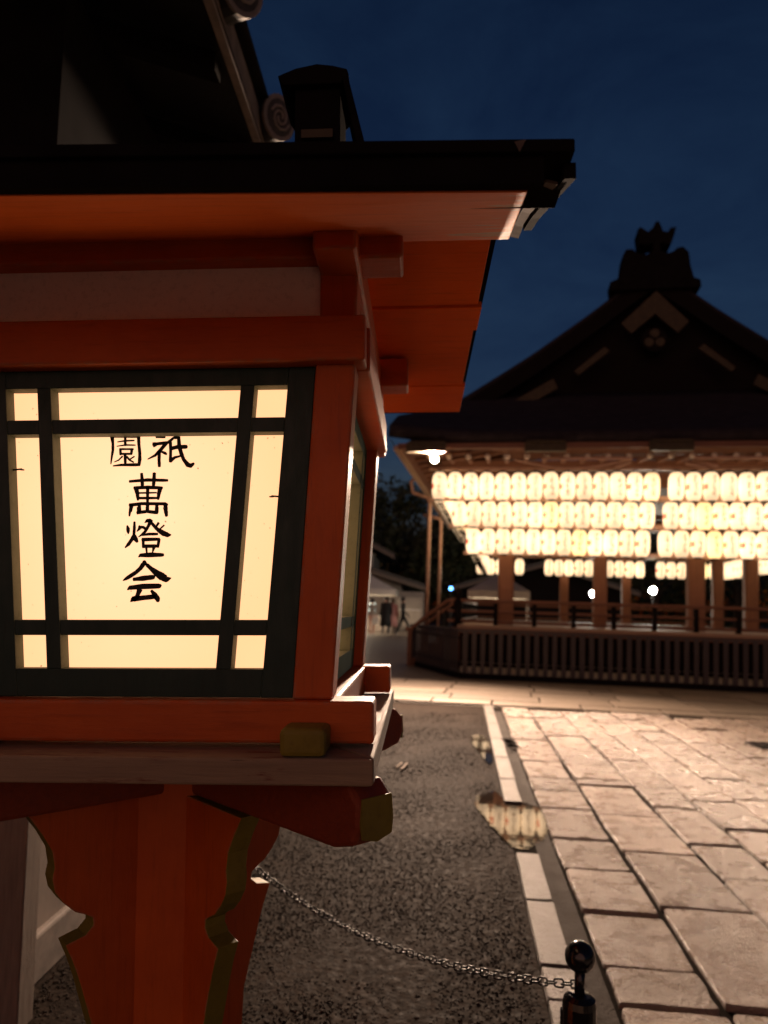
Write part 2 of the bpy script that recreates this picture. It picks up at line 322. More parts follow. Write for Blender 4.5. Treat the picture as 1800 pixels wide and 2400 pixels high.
KANJI = {
  'en': [[(-0.05264,1.4706,0.00232),(-0.05115,1.46082,0.00174),(-0.0509,1.45189,0.00174),(-0.05226,1.44218,0.00136),(-0.05322,1.43247,0.00077)],[(-0.0551,1.47063,0.00155),(-0.01429,1.46975,0.00155)],[(-0.01594,1.47058,0.00213),(-0.01526,1.45962,0.00194),(-0.01373,1.44745,0.00194),(-0.01351,1.43855,0.00213),(-0.01453,1.43049,0.00194)],[(-0.0503,1.43018,0.00077),(-0.03934,1.43137,0.00155),(-0.01293,1.43152,0.00201)],[(-0.03421,1.46835,0.00155),(-0.03393,1.45739,0.00174)],[(-0.04508,1.46279,0.00062),(-0.03452,1.4643,0.00116),(-0.02148,1.46456,0.00101)],[(-0.04574,1.45695,0.00062),(-0.03355,1.4586,0.00108),(-0.0197,1.45821,0.00085)],[(-0.04196,1.45301,0.00124),(-0.02241,1.45281,0.00124)],[(-0.04076,1.45381,0.00155),(-0.04011,1.44489,0.00155)],[(-0.02463,1.45364,0.00186),(-0.02547,1.44515,0.00155)],[(-0.04097,1.44652,0.00139),(-0.02468,1.44635,0.00139)],[(-0.03401,1.44523,0.00174),(-0.03328,1.43268,0.00178)],[(-0.03722,1.44324,0.00108),(-0.04237,1.43803,0.00097),(-0.04881,1.43526,0.00054)],[(-0.03191,1.44278,0.00132),(-0.02731,1.43788,0.00116),(-0.02154,1.43459,0.00093)],[(-0.02093,1.44283,0.00093),(-0.02574,1.43989,0.00093),(-0.02854,1.4383,0.00054)]],
  'gi': [[(0.00769,1.4691,0.00132),(0.02069,1.46854,0.00124)],[(0.00429,1.45819,0.00329),(0.00953,1.45959,0.00201),(0.02571,1.46144,0.00178)],[(0.02248,1.46083,0.0024),(0.01459,1.4512,0.00213),(0.00746,1.444,0.00174),(-0.00296,1.43869,0.0007)],[(0.01297,1.45122,0.00194),(0.01286,1.43829,0.00194),(0.01349,1.42821,0.00194)],[(0.01544,1.44917,0.00132),(0.02117,1.44669,0.00178),(0.02324,1.44481,0.00101)],[(0.0253,1.46177,0.00194),(0.03206,1.4676,0.00163),(0.04014,1.46832,0.00194)],[(0.02771,1.46239,0.00194),(0.0284,1.44944,0.00178),(0.02832,1.43451,0.00201)],[(0.02788,1.43613,0.00256),(0.03425,1.44091,0.00163),(0.04229,1.44284,0.00124)],[(0.02833,1.45284,0.00225),(0.03718,1.45501,0.0024),(0.05109,1.45526,0.0024)],[(0.03892,1.4689,0.00201),(0.03998,1.45659,0.0024),(0.04303,1.44606,0.0024),(0.04643,1.43796,0.00201),(0.05222,1.43066,0.00279),(0.05628,1.42941,0.00256),(0.06089,1.43283,0.00139)]],
  'man': [[(-0.02737,1.40883,0.00163),(-0.00229,1.41063,0.00201),(0.02562,1.40983,0.0017)],[(-0.01062,1.41996,0.00163),(-0.00959,1.4111,0.00217),(-0.00896,1.40184,0.00201)],[(0.0068,1.42021,0.00201),(0.00661,1.41096,0.00217),(0.00601,1.40172,0.00194)],[(-0.02082,1.39993,0.00186),(-0.00205,1.40058,0.00209),(0.01858,1.39961,0.00194)],[(-0.01782,1.3999,0.00279),(-0.01559,1.39185,0.00232),(-0.01456,1.38302,0.00147)],[(0.01535,1.39964,0.00279),(0.01352,1.39163,0.00232),(0.01273,1.38379,0.00147)],[(-0.014,1.39305,0.00108),(0.01065,1.39326,0.00108)],[(-0.01504,1.38607,0.00163),(0.01324,1.38603,0.00155)],[(-0.0018,1.40058,0.00194),(-0.00149,1.37732,0.00178)],[(-0.02653,1.37653,0.00209),(-0.0096,1.37858,0.00194),(0.02269,1.37812,0.00194),(0.02596,1.37634,0.00155)],[(-0.0233,1.37667,0.00256),(-0.02468,1.36747,0.00201)],[(0.02272,1.37716,0.0024),(0.0239,1.36716,0.00232)],[(-0.01278,1.3766,0.00201),(-0.01158,1.36739,0.00194)],[(-0.00153,1.37892,0.00201),(-0.00124,1.36692,0.00194)],[(0.01127,1.37724,0.00201),(0.01069,1.36725,0.00201)],[(-0.02388,1.37406,0.00212),(-0.02528,1.36718,0.00158),(-0.02577,1.36155,0.00103)],[(0.02224,1.37375,0.00224),(0.02397,1.36687,0.00236),(0.02485,1.36112,0.00182)],[(-0.01394,1.37399,0.00188),(-0.01325,1.36648,0.00218)],[(-0.00174,1.37391,0.00218),(-0.00159,1.36765,0.00182)],[(0.01133,1.37382,0.00212),(0.01152,1.3657,0.00206)],[(-0.01577,1.36637,0.00218),(-0.00191,1.36797,0.00188),(0.01296,1.36619,0.00212)]],
  'tou': [[(-0.02874,1.34938,0.00079),(-0.02737,1.34531,0.00224),(-0.027,1.34094,0.002),(-0.0266,1.3377,0.00061)],[(-0.01876,1.35432,0.00133),(-0.01872,1.34527,0.00182),(-0.01912,1.33654,0.00182),(-0.02181,1.33033,0.00218),(-0.02606,1.32412,0.00212),(-0.03086,1.31929,0.00079)],[(-0.01817,1.33623,0.00182),(-0.01665,1.33093,0.00279),(-0.01383,1.32668,0.00164)],[(-0.01526,1.34101,0.00055),(-0.01176,1.34492,0.00194),(-0.01219,1.34929,0.00091)],[(-0.01213,1.3471,0.00182),(-0.00645,1.34676,0.0017),(-0.00195,1.34331,0.00188)],[(-0.00482,1.35268,0.00049),(-0.00129,1.35547,0.00218),(0.00216,1.35626,0.00188),(0.00567,1.35449,0.00158)],[(0.00313,1.35513,0.00218),(0.00075,1.34891,0.00194),(-0.00378,1.34083,0.00182),(-0.00871,1.33637,0.00127),(-0.01293,1.33359,0.00055)],[(0.00413,1.35294,0.00182),(0.00995,1.34636,0.00194),(0.01444,1.3426,0.00255),(0.02083,1.33853,0.00315),(0.02716,1.33619,0.00279),(0.03168,1.33642,0.00061)],[(0.01433,1.35288,0.00158),(0.01118,1.3476,0.00115)],[(0.02184,1.34954,0.00103),(0.01629,1.34446,0.00103)],[(-0.00808,1.33636,0.00127),(0.00197,1.33756,0.0017),(0.01362,1.3375,0.00164)],[(-0.00806,1.33014,0.00218),(0.01629,1.33065,0.002)],[(-0.00639,1.3315,0.00188),(-0.00578,1.31938,0.00164)],[(0.01534,1.33109,0.00182),(0.01372,1.31949,0.00182)],[(-0.00708,1.32125,0.00218),(0.0143,1.32147,0.002)],[(-0.0019,1.32029,0.00139),(-0.00081,1.3116,0.00109)],[(0.00867,1.32025,0.002),(0.00665,1.3125,0.00079)],[(-0.01207,1.30668,0.00061),(-0.0093,1.30915,0.00218),(0.00578,1.30972,0.00291),(0.02223,1.30954,0.002)]],
  'kai': [[(-0.00409,1.30201,0.00182),(-0.00383,1.29643,0.00376)],[(-0.00524,1.29737,0.00279),(-0.00887,1.29181,0.00243),(-0.01502,1.28626,0.0023),(-0.02368,1.28071,0.00243),(-0.02863,1.27763,0.00182),(-0.03247,1.27536,0.00055)],[(-0.00082,1.29673,0.00218),(0.00559,1.29115,0.00255),(0.01262,1.28558,0.0037),(0.02025,1.28062,0.00455),(0.02658,1.27704,0.00364),(0.03292,1.27887,0.00049)],[(-0.01868,1.277,0.002),(-0.00603,1.27833,0.00291),(0.00836,1.28003,0.00279),(0.01082,1.28188,0.00121)],[(-0.02605,1.26313,0.00073),(-0.02266,1.2659,0.00255),(-0.00576,1.2676,0.00321),(0.01677,1.26818,0.00303),(0.01987,1.26953,0.00121)],[(-0.00912,1.26403,0.0034),(-0.01118,1.25849,0.00261),(-0.01294,1.25357,0.00255),(-0.01849,1.25019,0.00279)],[(-0.02143,1.24712,0.00049),(-0.01788,1.25081,0.00315),(-0.00539,1.25246,0.00291),(0.01209,1.25417,0.00279)],[(0.00627,1.26247,0.00158),(0.01142,1.25601,0.00315),(0.01497,1.2514,0.00315),(0.016,1.2471,0.0017)]],
}
FLOOD_W = 7000

# ------------------------------------------------------------------ the ground
HALL_YAW = R(7.0); PAVE_YAW = R(3.6)
def hall(u, v, z=0.0):
    return Vector((u * math.cos(HALL_YAW) + v * math.sin(HALL_YAW), -u * math.sin(HALL_YAW) + v * math.cos(HALL_YAW), z))

g = MB()
N = 40
for i in range(N + 1):
    for j in range(N + 1):
        x = -6 + 12 * i / N; y = -2 + 13 * j / N
        edge = i in (0, N) or j in (0, N)
        g.v.append((x, y, 0 if edge else random.uniform(-.004, .004)))
for i in range(N):
    for j in range(N):
        a = i * (N + 1) + j; g.f.append((a, a + N + 1, a + N + 2, a + 1)); g.m.append(0)
# outer skirt so the sheet reaches the horizon
o0 = len(g.v); g.v += [(-150, -60, 0), (150, -60, 0), (150, 260, 0), (-150, 260, 0), (-6, -2, 0), (6, -2, 0), (6, 11, 0), (-6, 11, 0)]
for q in range(4):
    g.f.append((o0 + q, o0 + (q + 1) % 4, o0 + 4 + (q + 1) % 4, o0 + 4 + q)); g.m.append(0)
ground = kind(g.build('ground', M['gravel'], smooth=True), 'structure')

court = MB()
court.add([hall(-40, 9.33, .012), hall(40, 9.33, .012), hall(40, 120, .012), hall(-40, 120, .012)], [(0, 1, 2, 3)])
M['court'] = mat_stone('damp_court_paving', (.25, .195, .15), (.19, .148, .112), .18, (.32, .55))
court = kind(court.build('courtyard', M['court']), 'structure')

M['court_bounce'] = mat_stone('pale_bounce_ground', (.62, .52, .43), (.54, .45, .37), .3, (.7, .9), .3)
bed = MB()
def pv(c, a, z): return (c * math.cos(PAVE_YAW) + a * math.sin(PAVE_YAW), -c * math.sin(PAVE_YAW) + a * math.cos(PAVE_YAW), z)
bed.add([pv(.30, -1, .005), pv(5.2, -1, .005), pv(5.2, 9.7, .005), pv(.30, 9.4, .005)], [(0, 1, 2, 3)])
far_bed = MB(); far_bed.add([pv(5.2, -14, .006), pv(24, -14, .006), pv(24, 10.4, .006), pv(5.2, 9.7, .006)], [(0, 1, 2, 3)]); far_bed.add([pv(.9, -14, .006), pv(5.2, -14, .006), pv(5.2, .9, .006), pv(.9, .9, .006)], [(0, 1, 2, 3)]); far_bed.add([pv(-16, -14, .006), pv(.9, -14, .006), pv(.9, -1.2, .006), pv(-16, -1.2, .006)], [(0, 1, 2, 3)])
kind(far_bed.build('bounce_plaza', M['court_bounce']), 'structure')  # unseen ground beyond the view, put in pale to bounce light upward
pavement = kind(bed.build('pavement', M['joint']), 'structure')

def slab_mesh(c0, c1, a0, a1, h, jit=.009, rad=(.006, .026), frame=pv, bottom=-.03):
    pts = []
    cs = [(c0, a0, 1, 1), (c1, a0, -1, 1), (c1, a1, -1, -1), (c0, a1, 1, -1)]
    for k, (c, a, sx, sy) in enumerate(cs):
        r = random.uniform(*rad); r2 = random.uniform(*rad)
        jx = random.uniform(0, jit); jy = random.uniform(0, jit)
        c += sx * jx; a += sy * jy
        tri = [(c, a + sy * r2), (c + sx * r * .28, a + sy * r2 * .28), (c + sx * r, a)]
        if k in (1, 3): tri = tri[::-1]
        pts += tri
    # a few more points along the edges for a hand-cut outline
    out = []
    for i, p in enumerate(pts):
        out.append(p); q = pts[(i + 1) % len(pts)]
        if math.hypot(p[0] - q[0], p[1] - q[1]) > .12:
            for t in (.33, .67):
                out.append((p[0] + (q[0] - p[0]) * t + random.uniform(-jit, jit) * .6, p[1] + (q[1] - p[1]) * t + random.uniform(-jit, jit) * .6))
    mx = sum(p[0] for p in out) / len(out); my = sum(p[1] for p in out) / len(out); n = len(out)
    tx, ty = random.uniform(-.006, .006), random.uniform(-.006, .006)
    H = lambda p: h + (p[0] - mx) * tx + (p[1] - my) * ty
    def inset(p, d):
        l = math.hypot(p[0] - mx, p[1] - my); k = max(0, 1 - d / l); return (mx + (p[0] - mx) * k, my + (p[1] - my) * k)
    m = MB()
    r0 = [frame(p[0], p[1], bottom) for p in out]; r1 = [frame(p[0], p[1], H(p) - .011) for p in out]
    r2 = [frame(*inset(p, .003), H(p) - .003) for p in out]; r3 = [frame(*inset(p, .006), H(p)) for p in out]
    m.v = r0 + r1 + r2 + r3
    for q in range(3):
        for i in range(n):
            j = (i + 1) % n; m.f.append((q * n + i, q * n + j, (q + 1) * n + j, (q + 1) * n + i)); m.m.append(0)
    m.f.append(tuple(3 * n + i for i in range(n))); m.m.append(0)
    return m

edges = [.507, .85, 1.24, 1.54, 1.845]
while edges[-1] < 5.0: edges.append(edges[-1] + random.choice([.30, .33, .36, .40]))
known = [[2.36, 2.62, 3.07, 3.57, 4.03, 4.63, 5.08, 5.45, 6.04, 7.0],
         [2.38, 3.14, 3.86, 4.54, 5.27, 5.44, 5.95, 6.65],
         [2.3, 2.8, 3.52, 4.03, 4.74, 5.28, 6.16],
         [2.1, 2.75, 3.3, 3.8, 4.33, 4.94, 5.6, 6.25]]
for ci in range(len(edges) - 1):
    js = list(known[ci]) if ci < 4 else [2.2 + random.uniform(0, .4)]
    while js[0] > 1.5: js.insert(0, js[0] - random.uniform(.45, .7))
    while js[-1] < 8.75: js.append(js[-1] + random.uniform(.42, .85))
    js = [a + edges[ci] * .063 for a in js]
    end = 9.36 + (edges[ci]) * .058 - edges[ci] * .12
    for k in range(len(js) - 1):
        a0, a1 = js[k], min(js[k + 1], end)
        if a1 - a0 < .12: continue
        gap = random.uniform(.005, .012)
        sm = slab_mesh(edges[ci] + gap, edges[ci + 1] - gap, a0 + gap, a1 - gap, random.uniform(.018, .03))
        sm.build('slab', M['stone'], pavement, smooth=False)

# kerb line and gutter between the gravel and the slabs
kb = MB(); kb.add([pv(.295, -.5, .008), pv(.415, -.5, .008), pv(.415, 9.36, .008), pv(.295, 9.36, .008)], [(0, 1, 2, 3)])
kerb = kind(kb.build('kerb', M['joint']), 'structure')
kj = [1.2, 1.75, 2.38, 2.60, 3.16, 3.75, 4.72, 5.35, 6.11, 6.95, 7.88, 8.6, 9.36]
for a0, a1 in zip(kj, kj[1:]):
    slab_mesh(.297, .412, a0 + .006, a1 - .006, random.uniform(.028, .034) if a0 != 3.75 else .006, .003, (.004, .012)).build('kerb_stone', M['kerbstone'], kerb)
gt = MB()
for k in range(22):
    a0 = -.5 + k * .45
    gt.v += [pv(.414, a0, .011), pv(.46, a0, .007), pv(.505, a0, .012)]
for k in range(21):
    b = k * 3; gt.f += [(b, b + 1, b + 4, b + 3), (b + 1, b + 2, b + 5, b + 4)]; gt.m += [0, 0]
kind(gt.build('gutter', M['gutter'], smooth=True), 'structure')

# broad flags of the cross path in front of the hall
path = MB(); path.add([hall(-5, 9.36, .016), hall(9.5, 9.36, .016), hall(9.5, 12.3, .016), hall(-5, 12.3, .016)], [(0, 1, 2, 3)])
path = kind(path.build('path', M['joint']), 'structure')
vrow = [9.4, 9.85, 10.45, 11.1, 11.7, 12.25]
for v0, v1 in zip(vrow, vrow[1:]):
    u = -3.2 + random.uniform(0, .6)
    while u < 7.2:
        u1 = u + random.uniform(.7, 1.35)
        slab_mesh(u + .006, u1 - .006, v0 + .006, v1 - .006, random.uniform(.026, .034), .008, (.01, .03), lambda c, a, z: tuple(hall(c, a, z))).build('flagstone', M['court'], path)
        u = u1

# rain puddles along the kerb: a skin of water lying on the fall of the gravel
m = NT('puddle_water'); cb = m.n.new('ShaderNodeCombineXYZ'); cb.inputs[0].default_value = .0; cb.inputs[1].default_value = .0; cb.inputs[2].default_value = 1
nb = m.bump(m.noise(m.world(), 14, 2), .02, .01)
va = m.n.new('ShaderNodeVectorMath'); va.operation = 'ADD'; m.link(cb.outputs[0], va.inputs[0])
vs_ = m.n.new('ShaderNodeVectorMath'); vs_.operation = 'SUBTRACT'; vs_.inputs[1].default_value = (0, 0, 1); m.link(nb, vs_.inputs[0]); m.link(vs_.outputs[0], va.inputs[1])
vn = m.n.new('ShaderNodeVectorMath'); vn.operation = 'NORMALIZE'; m.link(va.outputs[0], vn.inputs[0])
m.set(color=(.018, .014, .012), rough=.03, normal=vn.outputs[0], spec=.5, ior=2.1); M['water'] = m.mat
# the skin of water thins out to bare wet gravel at its rim
at = m.n.new('ShaderNodeAttribute'); at.attribute_name = 'depth'
tr = m.n.new('ShaderNodeBsdfTransparent'); mx = m.n.new('ShaderNodeMixShader')
fc = m.ramp(m.math('ADD', at.outputs['Fac'], m.math('MULTIPLY', m.math('SUBTRACT', m.noise(m.world(), 38, 4, .6), .5), 1.1)), [(.28, 0), (.46, 1)])
m.link(fc, mx.inputs[0]); m.link(tr.outputs[0], mx.inputs[1]); m.link(m.b.outputs[0], mx.inputs[2]); m.link(mx.outputs[0], m.out.inputs[0])
def puddle(outline, z):
    p = MB(); n = len(outline); out = []
    for i in range(n):                               # smooth closed curve through the outline
        p0, p1, p2, p3 = [Vector(outline[(i + k - 1) % n]) for k in range(4)]
        for t in (0, .25, .5, .75):
            out.append(.5 * ((2 * p1) + (p2 - p0) * t + (2 * p0 - 5 * p1 + 4 * p2 - p3) * t * t + (3 * p1 - p0 - 3 * p2 + p3) * t ** 3))
    c = sum(out, Vector((0, 0))) / len(out); k = len(out)
    p.v = [(c.x, c.y, z)] + [(q.x, q.y, z) for q in (c + (o - c) * .62 for o in out)] + [(o.x, o.y, z) for o in out]
    for i in range(k):
        j = (i + 1) % k; p.f += [(0, 1 + i, 1 + j), (1 + i, 1 + k + i, 1 + k + j, 1 + j)]; p.m += [0, 0]
    o = kind(p.build('puddle', M['water']), 'structure')
    a = o.data.attributes.new('depth', 'FLOAT', 'POINT'); a.data.foreach_set('value', [1.0] * (1 + k) + [0.0] * k)
    return o
puddle([(.38, 4.62), (.42, 4.90), (.55, 5.08), (.62, 4.88), (.83, 4.66), (.80, 4.12), (.67, 3.86), (.54, 3.76), (.45, 4.15)], .0145)
puddle([(.53, 6.9), (.60, 7.25), (.70, 7.2), (.70, 6.3), (.62, 5.75), (.57, 6.3)], .011)

# drain cover, litter
dr = MB(); dr.box(3.25, 4.1, 6.95, 7.25, .02, .042)
for k in range(9): dr.box(3.3 + k * .09, 3.34 + k * .09, 6.98, 7.22, .042, .05)
tag(dr.build('drain_cover', M['iron']), 'black iron drain cover set among the pale slabs at the right', 'drain cover')
st1 = MB(); st1.tube([(-.09, 5.52, .014), (-.045, 5.72, .018)], .010, 6)
tag(st1.build('stick', M['shelf_y']), 'paler and nearer of two short sticks lying on the dark gravel', 'stick')
st2 = MB(); st2.tube([(-.125, 5.60, .012), (-.09, 5.76, .014)], .007, 6)
tag(st2.build('stick', M['shelf_y']), 'thinner stick lying beside the pale one on the gravel', 'stick')
lf = MB()
for k in range(9):
    a = random.uniform(0, 6.28); cx, cy = .90 + random.uniform(-.05, .05), 6.6 + random.uniform(-.22, .22); l = random.uniform(.04, .09)
    dx, dy = math.cos(a) * l, math.sin(a) * l
    lf.add([(cx - dx, cy - dy, .03), (cx + dy * .4, cy - dx * .4, .05), (cx + dx, cy + dy, .036), (cx - dy * .4, cy + dx * .4, .055)], [(0, 1, 2, 3)])
tag(lf.build('leaf_litter', M['joint']), 'dark crumpled leaf litter caught between kerb and slabs', 'litter')

# loose wet pebbles over the gravel
pb = MB(); rp = random.Random(3); ph = (1 + 5 ** .5) / 2
ICO = [Vector(p).normalized() for p in [(-1, ph, 0), (1, ph, 0), (-1, -ph, 0), (1, -ph, 0), (0, -1, ph), (0, 1, ph), (0, -1, -ph), (0, 1, -ph), (ph, 0, -1), (ph, 0, 1), (-ph, 0, -1), (-ph, 0, 1)]]
ICF = [(0, 11, 5), (0, 5, 1), (0, 1, 7), (0, 7, 10), (0, 10, 11), (1, 5, 9), (5, 11, 4), (11, 10, 2), (10, 7, 6), (7, 1, 8), (3, 9, 4), (3, 4, 2), (3, 2, 6), (3, 6, 8), (3, 8, 9), (4, 9, 5), (2, 4, 11), (6, 2, 10), (8, 6, 7), (9, 8, 1)]
for k in range(46000):
    y = 1.5 + 7.2 * rp.random() ** 1.8; x = rp.uniform(-1.18, .29 + y * .063 - .01)
    if (x + .36) ** 2 + (y - 1.18) ** 2 < .05: continue
    r = rp.uniform(.0018, .0046) * (1.6 if rp.random() < .06 else 1); q = Matrix.Rotation(rp.uniform(0, 6.28), 3, 'Z') @ Matrix.Diagonal((r * rp.uniform(.8, 1.5), r, r * rp.uniform(.5, .9)))
    base = len(pb.v); c = Vector((x, y, r * .25))
    pb.v += [tuple(c + (q @ p) * rp.uniform(.85, 1.15)) for p in ICO]; pb.f += [tuple(base + i for i in f) for f in ICF]; pb.m += [0] * 20
def fast(m_, name, mat):
    me = bpy.data.meshes.new(name); me.from_pydata(m_.v, [], m_.f); me.materials.append(mat); o = bpy.data.objects.new(name, me); COL.objects.link(o); return o
tag(kind(fast(pb, 'gravel', M['pebble']), 'stuff'), 'loose wet dark gravel between the lantern and the kerb', 'gravel')

# ------------------------------------------------------------------ the standing lantern in front
L = empty('standing_lantern', (-.32, 1.18, 0), (0, R(-1.8), 0))
tag(L, 'large vermilion wooden standing lantern with lit paper panel and black brush writing', 'lantern')
V, VV = M['vermilion'], M['vermilion_v']
def lp(a, b, t): return a + (b - a) * t
def taper(z, lo, hi, z0=1.161, z1=1.531): return lp(lo, hi, (z - z0) / (z1 - z0))
def rot4(k):                                          # the four sides of the body
    c, s = [(1, 0), (0, 1), (-1, 0), (0, -1)][k]
    return lambda x, y, z: (x * c - y * s, x * s + y * c, z)

for sx in (-1, 1):
    for sy in (-1, 1):
        b = MB(); yo, yi = sy * .28, sy * .229
        ys = (min(yo, yi), max(yo, yi))
        def ring(xi, xo, z):
            a, c = sorted((sx * xi, sx * xo)); return [(a, ys[0], z), (c, ys[0], z), (c, ys[1], z), (a, ys[1], z)]
        b.hexa(ring(.201, .2515, 1.124) + ring(.228, .280, 1.557)); b.build('post', VV, L, bevel=.003)
        b = MB(); b.hexa(ring(.233, .281, 1.6151) + ring(.233, .283, 1.69)); b.build('upper_post', VV, L, bevel=.003)

BARM = [1, 1, 0, 1, 0, 1]                              # hexa faces: bottom, top, front, side, back, side
def panel(k):
    T = rot4(k); root = None
    y0, y1 = -.2735, -.2525
    fr = MB()
    def q(xa, xb, za, zb, ya=y0, yb=y1):               # xa, xb: functions of z or numbers
        f = lambda x, z: x(z if k % 2 == 0 else 1.531 + (z - 1.531) * .08) if callable(x) else x
        sh = lambda z: 0 if k % 2 == 0 else lp(.0405, .014, (z - 1.125) / .43)
        Tz = T
        def T_(x, y, z): return Tz(x, y + sh(z), z)
        return [T_(f(xa, za), ya, za), T_(f(xb, za), ya, za), T_(f(xb, za), yb, za), T_(f(xa, za), yb, za),
                T_(f(xa, zb), ya, zb), T_(f(xb, zb), ya, zb), T_(f(xb, zb), yb, zb), T_(f(xa, zb), yb, zb)]
    OUT = lambda z: taper(z, .2006, .2270, 1.125, 1.555); OPN = lambda z: taper(z, .162, .190)
    neg = lambda f: (lambda z: -f(z))
    fr.hexa(q(OPN, OUT, 1.125, 1.555)); fr.hexa(q(neg(OUT), neg(OPN), 1.125, 1.555))
    fr.hexa(q(neg(OPN), OPN, 1.531, 1.5548)); fr.hexa(q(neg(OPN), OPN, 1.1252, 1.161))
    gm = [M['green'] if k % 2 == 0 else M['green_side'], M['green_paperlit']]; fr.m = BARM * 4; frame = fr.build('lattice_frame', gm, L, bevel=.0012)
    I0 = lambda z: taper(z, .101, .128); I1 = lambda z: taper(z, .1205, .1465)
    for f0, f1 in ((I0, I1), (neg(I1), neg(I0))):
        b = MB(); b.hexa(q(f0, f1, 1.1605, 1.5315, y0 - .0012, y1 + .0005)); b.m = BARM; b.build('lattice_bar', gm, frame, bevel=.0012)
    for za, zb in ((1.4692, 1.4887), (1.2038, 1.2237)):
        b = MB(); b.hexa(q(neg(OPN), OPN, za, zb, y0 + .0006, y1)); b.m = BARM; b.build('lattice_bar', gm, frame, bevel=.0012)
    pp = MB(); pp.hexa(q(-.205, .205, 1.13, 1.55, -.251, -.2495)); paper = pp.build('paper', M['paper'] if k == 0 else M['paper_side'], L)
    return frame, paper
M['paper_side'] = M['paper']
frames = [panel(k) for k in range(4)]
front_frame, front_paper = frames[0]

def ribbon(m, pl):
    # a brush stroke: ribbon of varying width with rounded, uneven ends
    pts = [Vector((x, z)) for x, z, w in pl]; ws = [w for x, z, w in pl]
    P, Wd = [], []
    for i in range(len(pts) - 1):
        for t in (0, .25, .5, .75):
            P.append(pts[i].lerp(pts[i + 1], t)); Wd.append(lp(ws[i], ws[i + 1], t) * random.uniform(1.12, 1.25))
    P.append(pts[-1]); Wd.append(ws[-1])
    L_, Rr = [], []
    for i, p in enumerate(P):
        t = (P[min(i + 1, len(P) - 1)] - P[max(i - 1, 0)]).normalized(); n = Vector((-t.y, t.x))
        L_.append(p + n * Wd[i]); Rr.append(p - n * Wd[i])
    t0 = (P[0] - P[1]).normalized(); t1 = (P[-1] - P[-2]).normalized()
    poly = [P[0] + t0 * Wd[0] * .35] + L_ + [P[-1] + t1 * Wd[-1] * .35] + Rr[::-1]
    y = -.2518 - .00006 * (len(m.v) % 7)
    k = len(m.v); m.v += [(p.x, y, p.y) for p in poly]
    n = len(L_)
    for i in range(n - 1):
        m.f.append((k + 1 + i, k + 2 + i, k + 2 * n + 1 - i - 1 + 0, k + 2 * n + 1 - i)); m.m.append(0)
    m.f.append((k, k + 1, k + 2 * n + 1)); m.m.append(0)
    m.f.append((k + n + 1, k + n + 2, k + n)); m.m.append(0)
for name, ss in KANJI.items():
    m = MB()
    for pl in ss: ribbon(m, pl)
    o = m.build('painted_character', M['ink'], front_paper)

# nails in the lattice
for (x, z, s) in ((-.182, 1.424, 1), (.180, 1.385, -1)):
    n = MB(); n.tube([(x, -.262, z), (x + .012 * s, -.262, z + .001)], .0012, 6); n.lathe([(.0, 0), (.0032, .0004), (.0032, .0016), (0, .0022)], 8, c=(x + .012 * s, -.262, z - .001))
    n.build('nail', M['chain'], front_frame)

# tie beam ring, plaster frieze, purlins
for k in range(4):
    T = rot4(k); m = MB()
    xs = .2932 if k % 2 == 0 else .2545
    m.hexa([T(-xs, -.297, 1.5552), T(xs, -.297, 1.5552), T(xs, -.2548, 1.5552), T(-xs, -.2548, 1.5552), T(-xs, -.297, 1.615), T(xs, -.297, 1.615), T(xs, -.2548, 1.615), T(-xs, -.2548, 1.615)])
    if k % 2: m.v = [(x * 1.0008 if abs(x) > .29 else x, y, z) for x, y, z in m.v]
    m.build('tie_beam', V, L, bevel=.003)
    m = MB(); m.hexa([T(-.2328, -.275, 1.6152), T(.2328, -.275, 1.6152), T(.2328, -.25, 1.6152), T(-.2328, -.25, 1.6152), T(-.2328, -.275, 1.6898), T(.2328, -.275, 1.6898), T(.2328, -.25, 1.6898), T(-.2328, -.25, 1.6898)])
    m.build('plaster_panel', M['plaster'], L)
for y in (-.266, .266):
    m = MB(); m.box(-.342, .342, y - .031, y + .031, 1.6902, 1.748); m.build('purlin', V, L, bevel=.004)
for x in (-.26, .26):
    m = MB(); m.box(x - .027, x + .0265, -.35, .35, 1.6745, 1.7336); m.build('cross_beam', V, L, bevel=.004)

# eaves: flat soffit planks, sloping front board, sheet-metal edge
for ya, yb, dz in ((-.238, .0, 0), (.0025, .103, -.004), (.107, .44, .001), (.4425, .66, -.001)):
    m = MB(); m.box(-.466, .466 + random.uniform(-.004, .006), ya, yb, 1.7482 + dz + .005, 1.760 + dz + .005); m.build('soffit_plank', M['vermilion_soffit_bright'], L, bevel=.0015)
TS = .02                                              # the old eave has sagged level while the body leans
def shear(m): m.v = [(x, y, z - TS * x * min(1, max(0, (-.20 - y) / .3))) for x, y, z in m.v]; return m
m = MB()
m.hexa([(-.462, -.546, 1.6305), (.462, -.546, 1.6305), (.486, -.240, 1.7405), (-.486, -.240, 1.7405), (-.462, -.550, 1.645), (.462, -.550, 1.645), (.486, -.246, 1.756), (-.486, -.246, 1.756)])
shear(m).build('eave_board', M['vermilion_peeled'], L, bevel=.002)
m = MB(); m.box(-.475, .475, -.558, -.548, 1.631, 1.6573); fas = shear(m).build('eave_fascia', M['copper'], L)
m = MB(); m.box(-.502, .502, -.564, -.47, 1.6576, 1.670); shear(m).build('eave_sheet', M['copper'], L, bevel=.0015)
for s in (-1, 1):
    m = MB(); m.prism([(-.548, 1.642), (-.36, 1.706), (-.30, 1.722), (-.30, 1.738), (-.36, 1.722), (-.548, 1.6573)], lambda p, t: (t, p[0], p[1]), min(s * .4955, s * .506), max(s * .4955, s * .506)); shear(m).build('eave_end_cap', M['copper'], L)
m = MB()
pl = [(.482, -.530, 1.650), (.4825, -.44, 1.686), (.484, -.36, 1.715), (.486, -.29, 1.735), (.488, -.235, 1.747)]
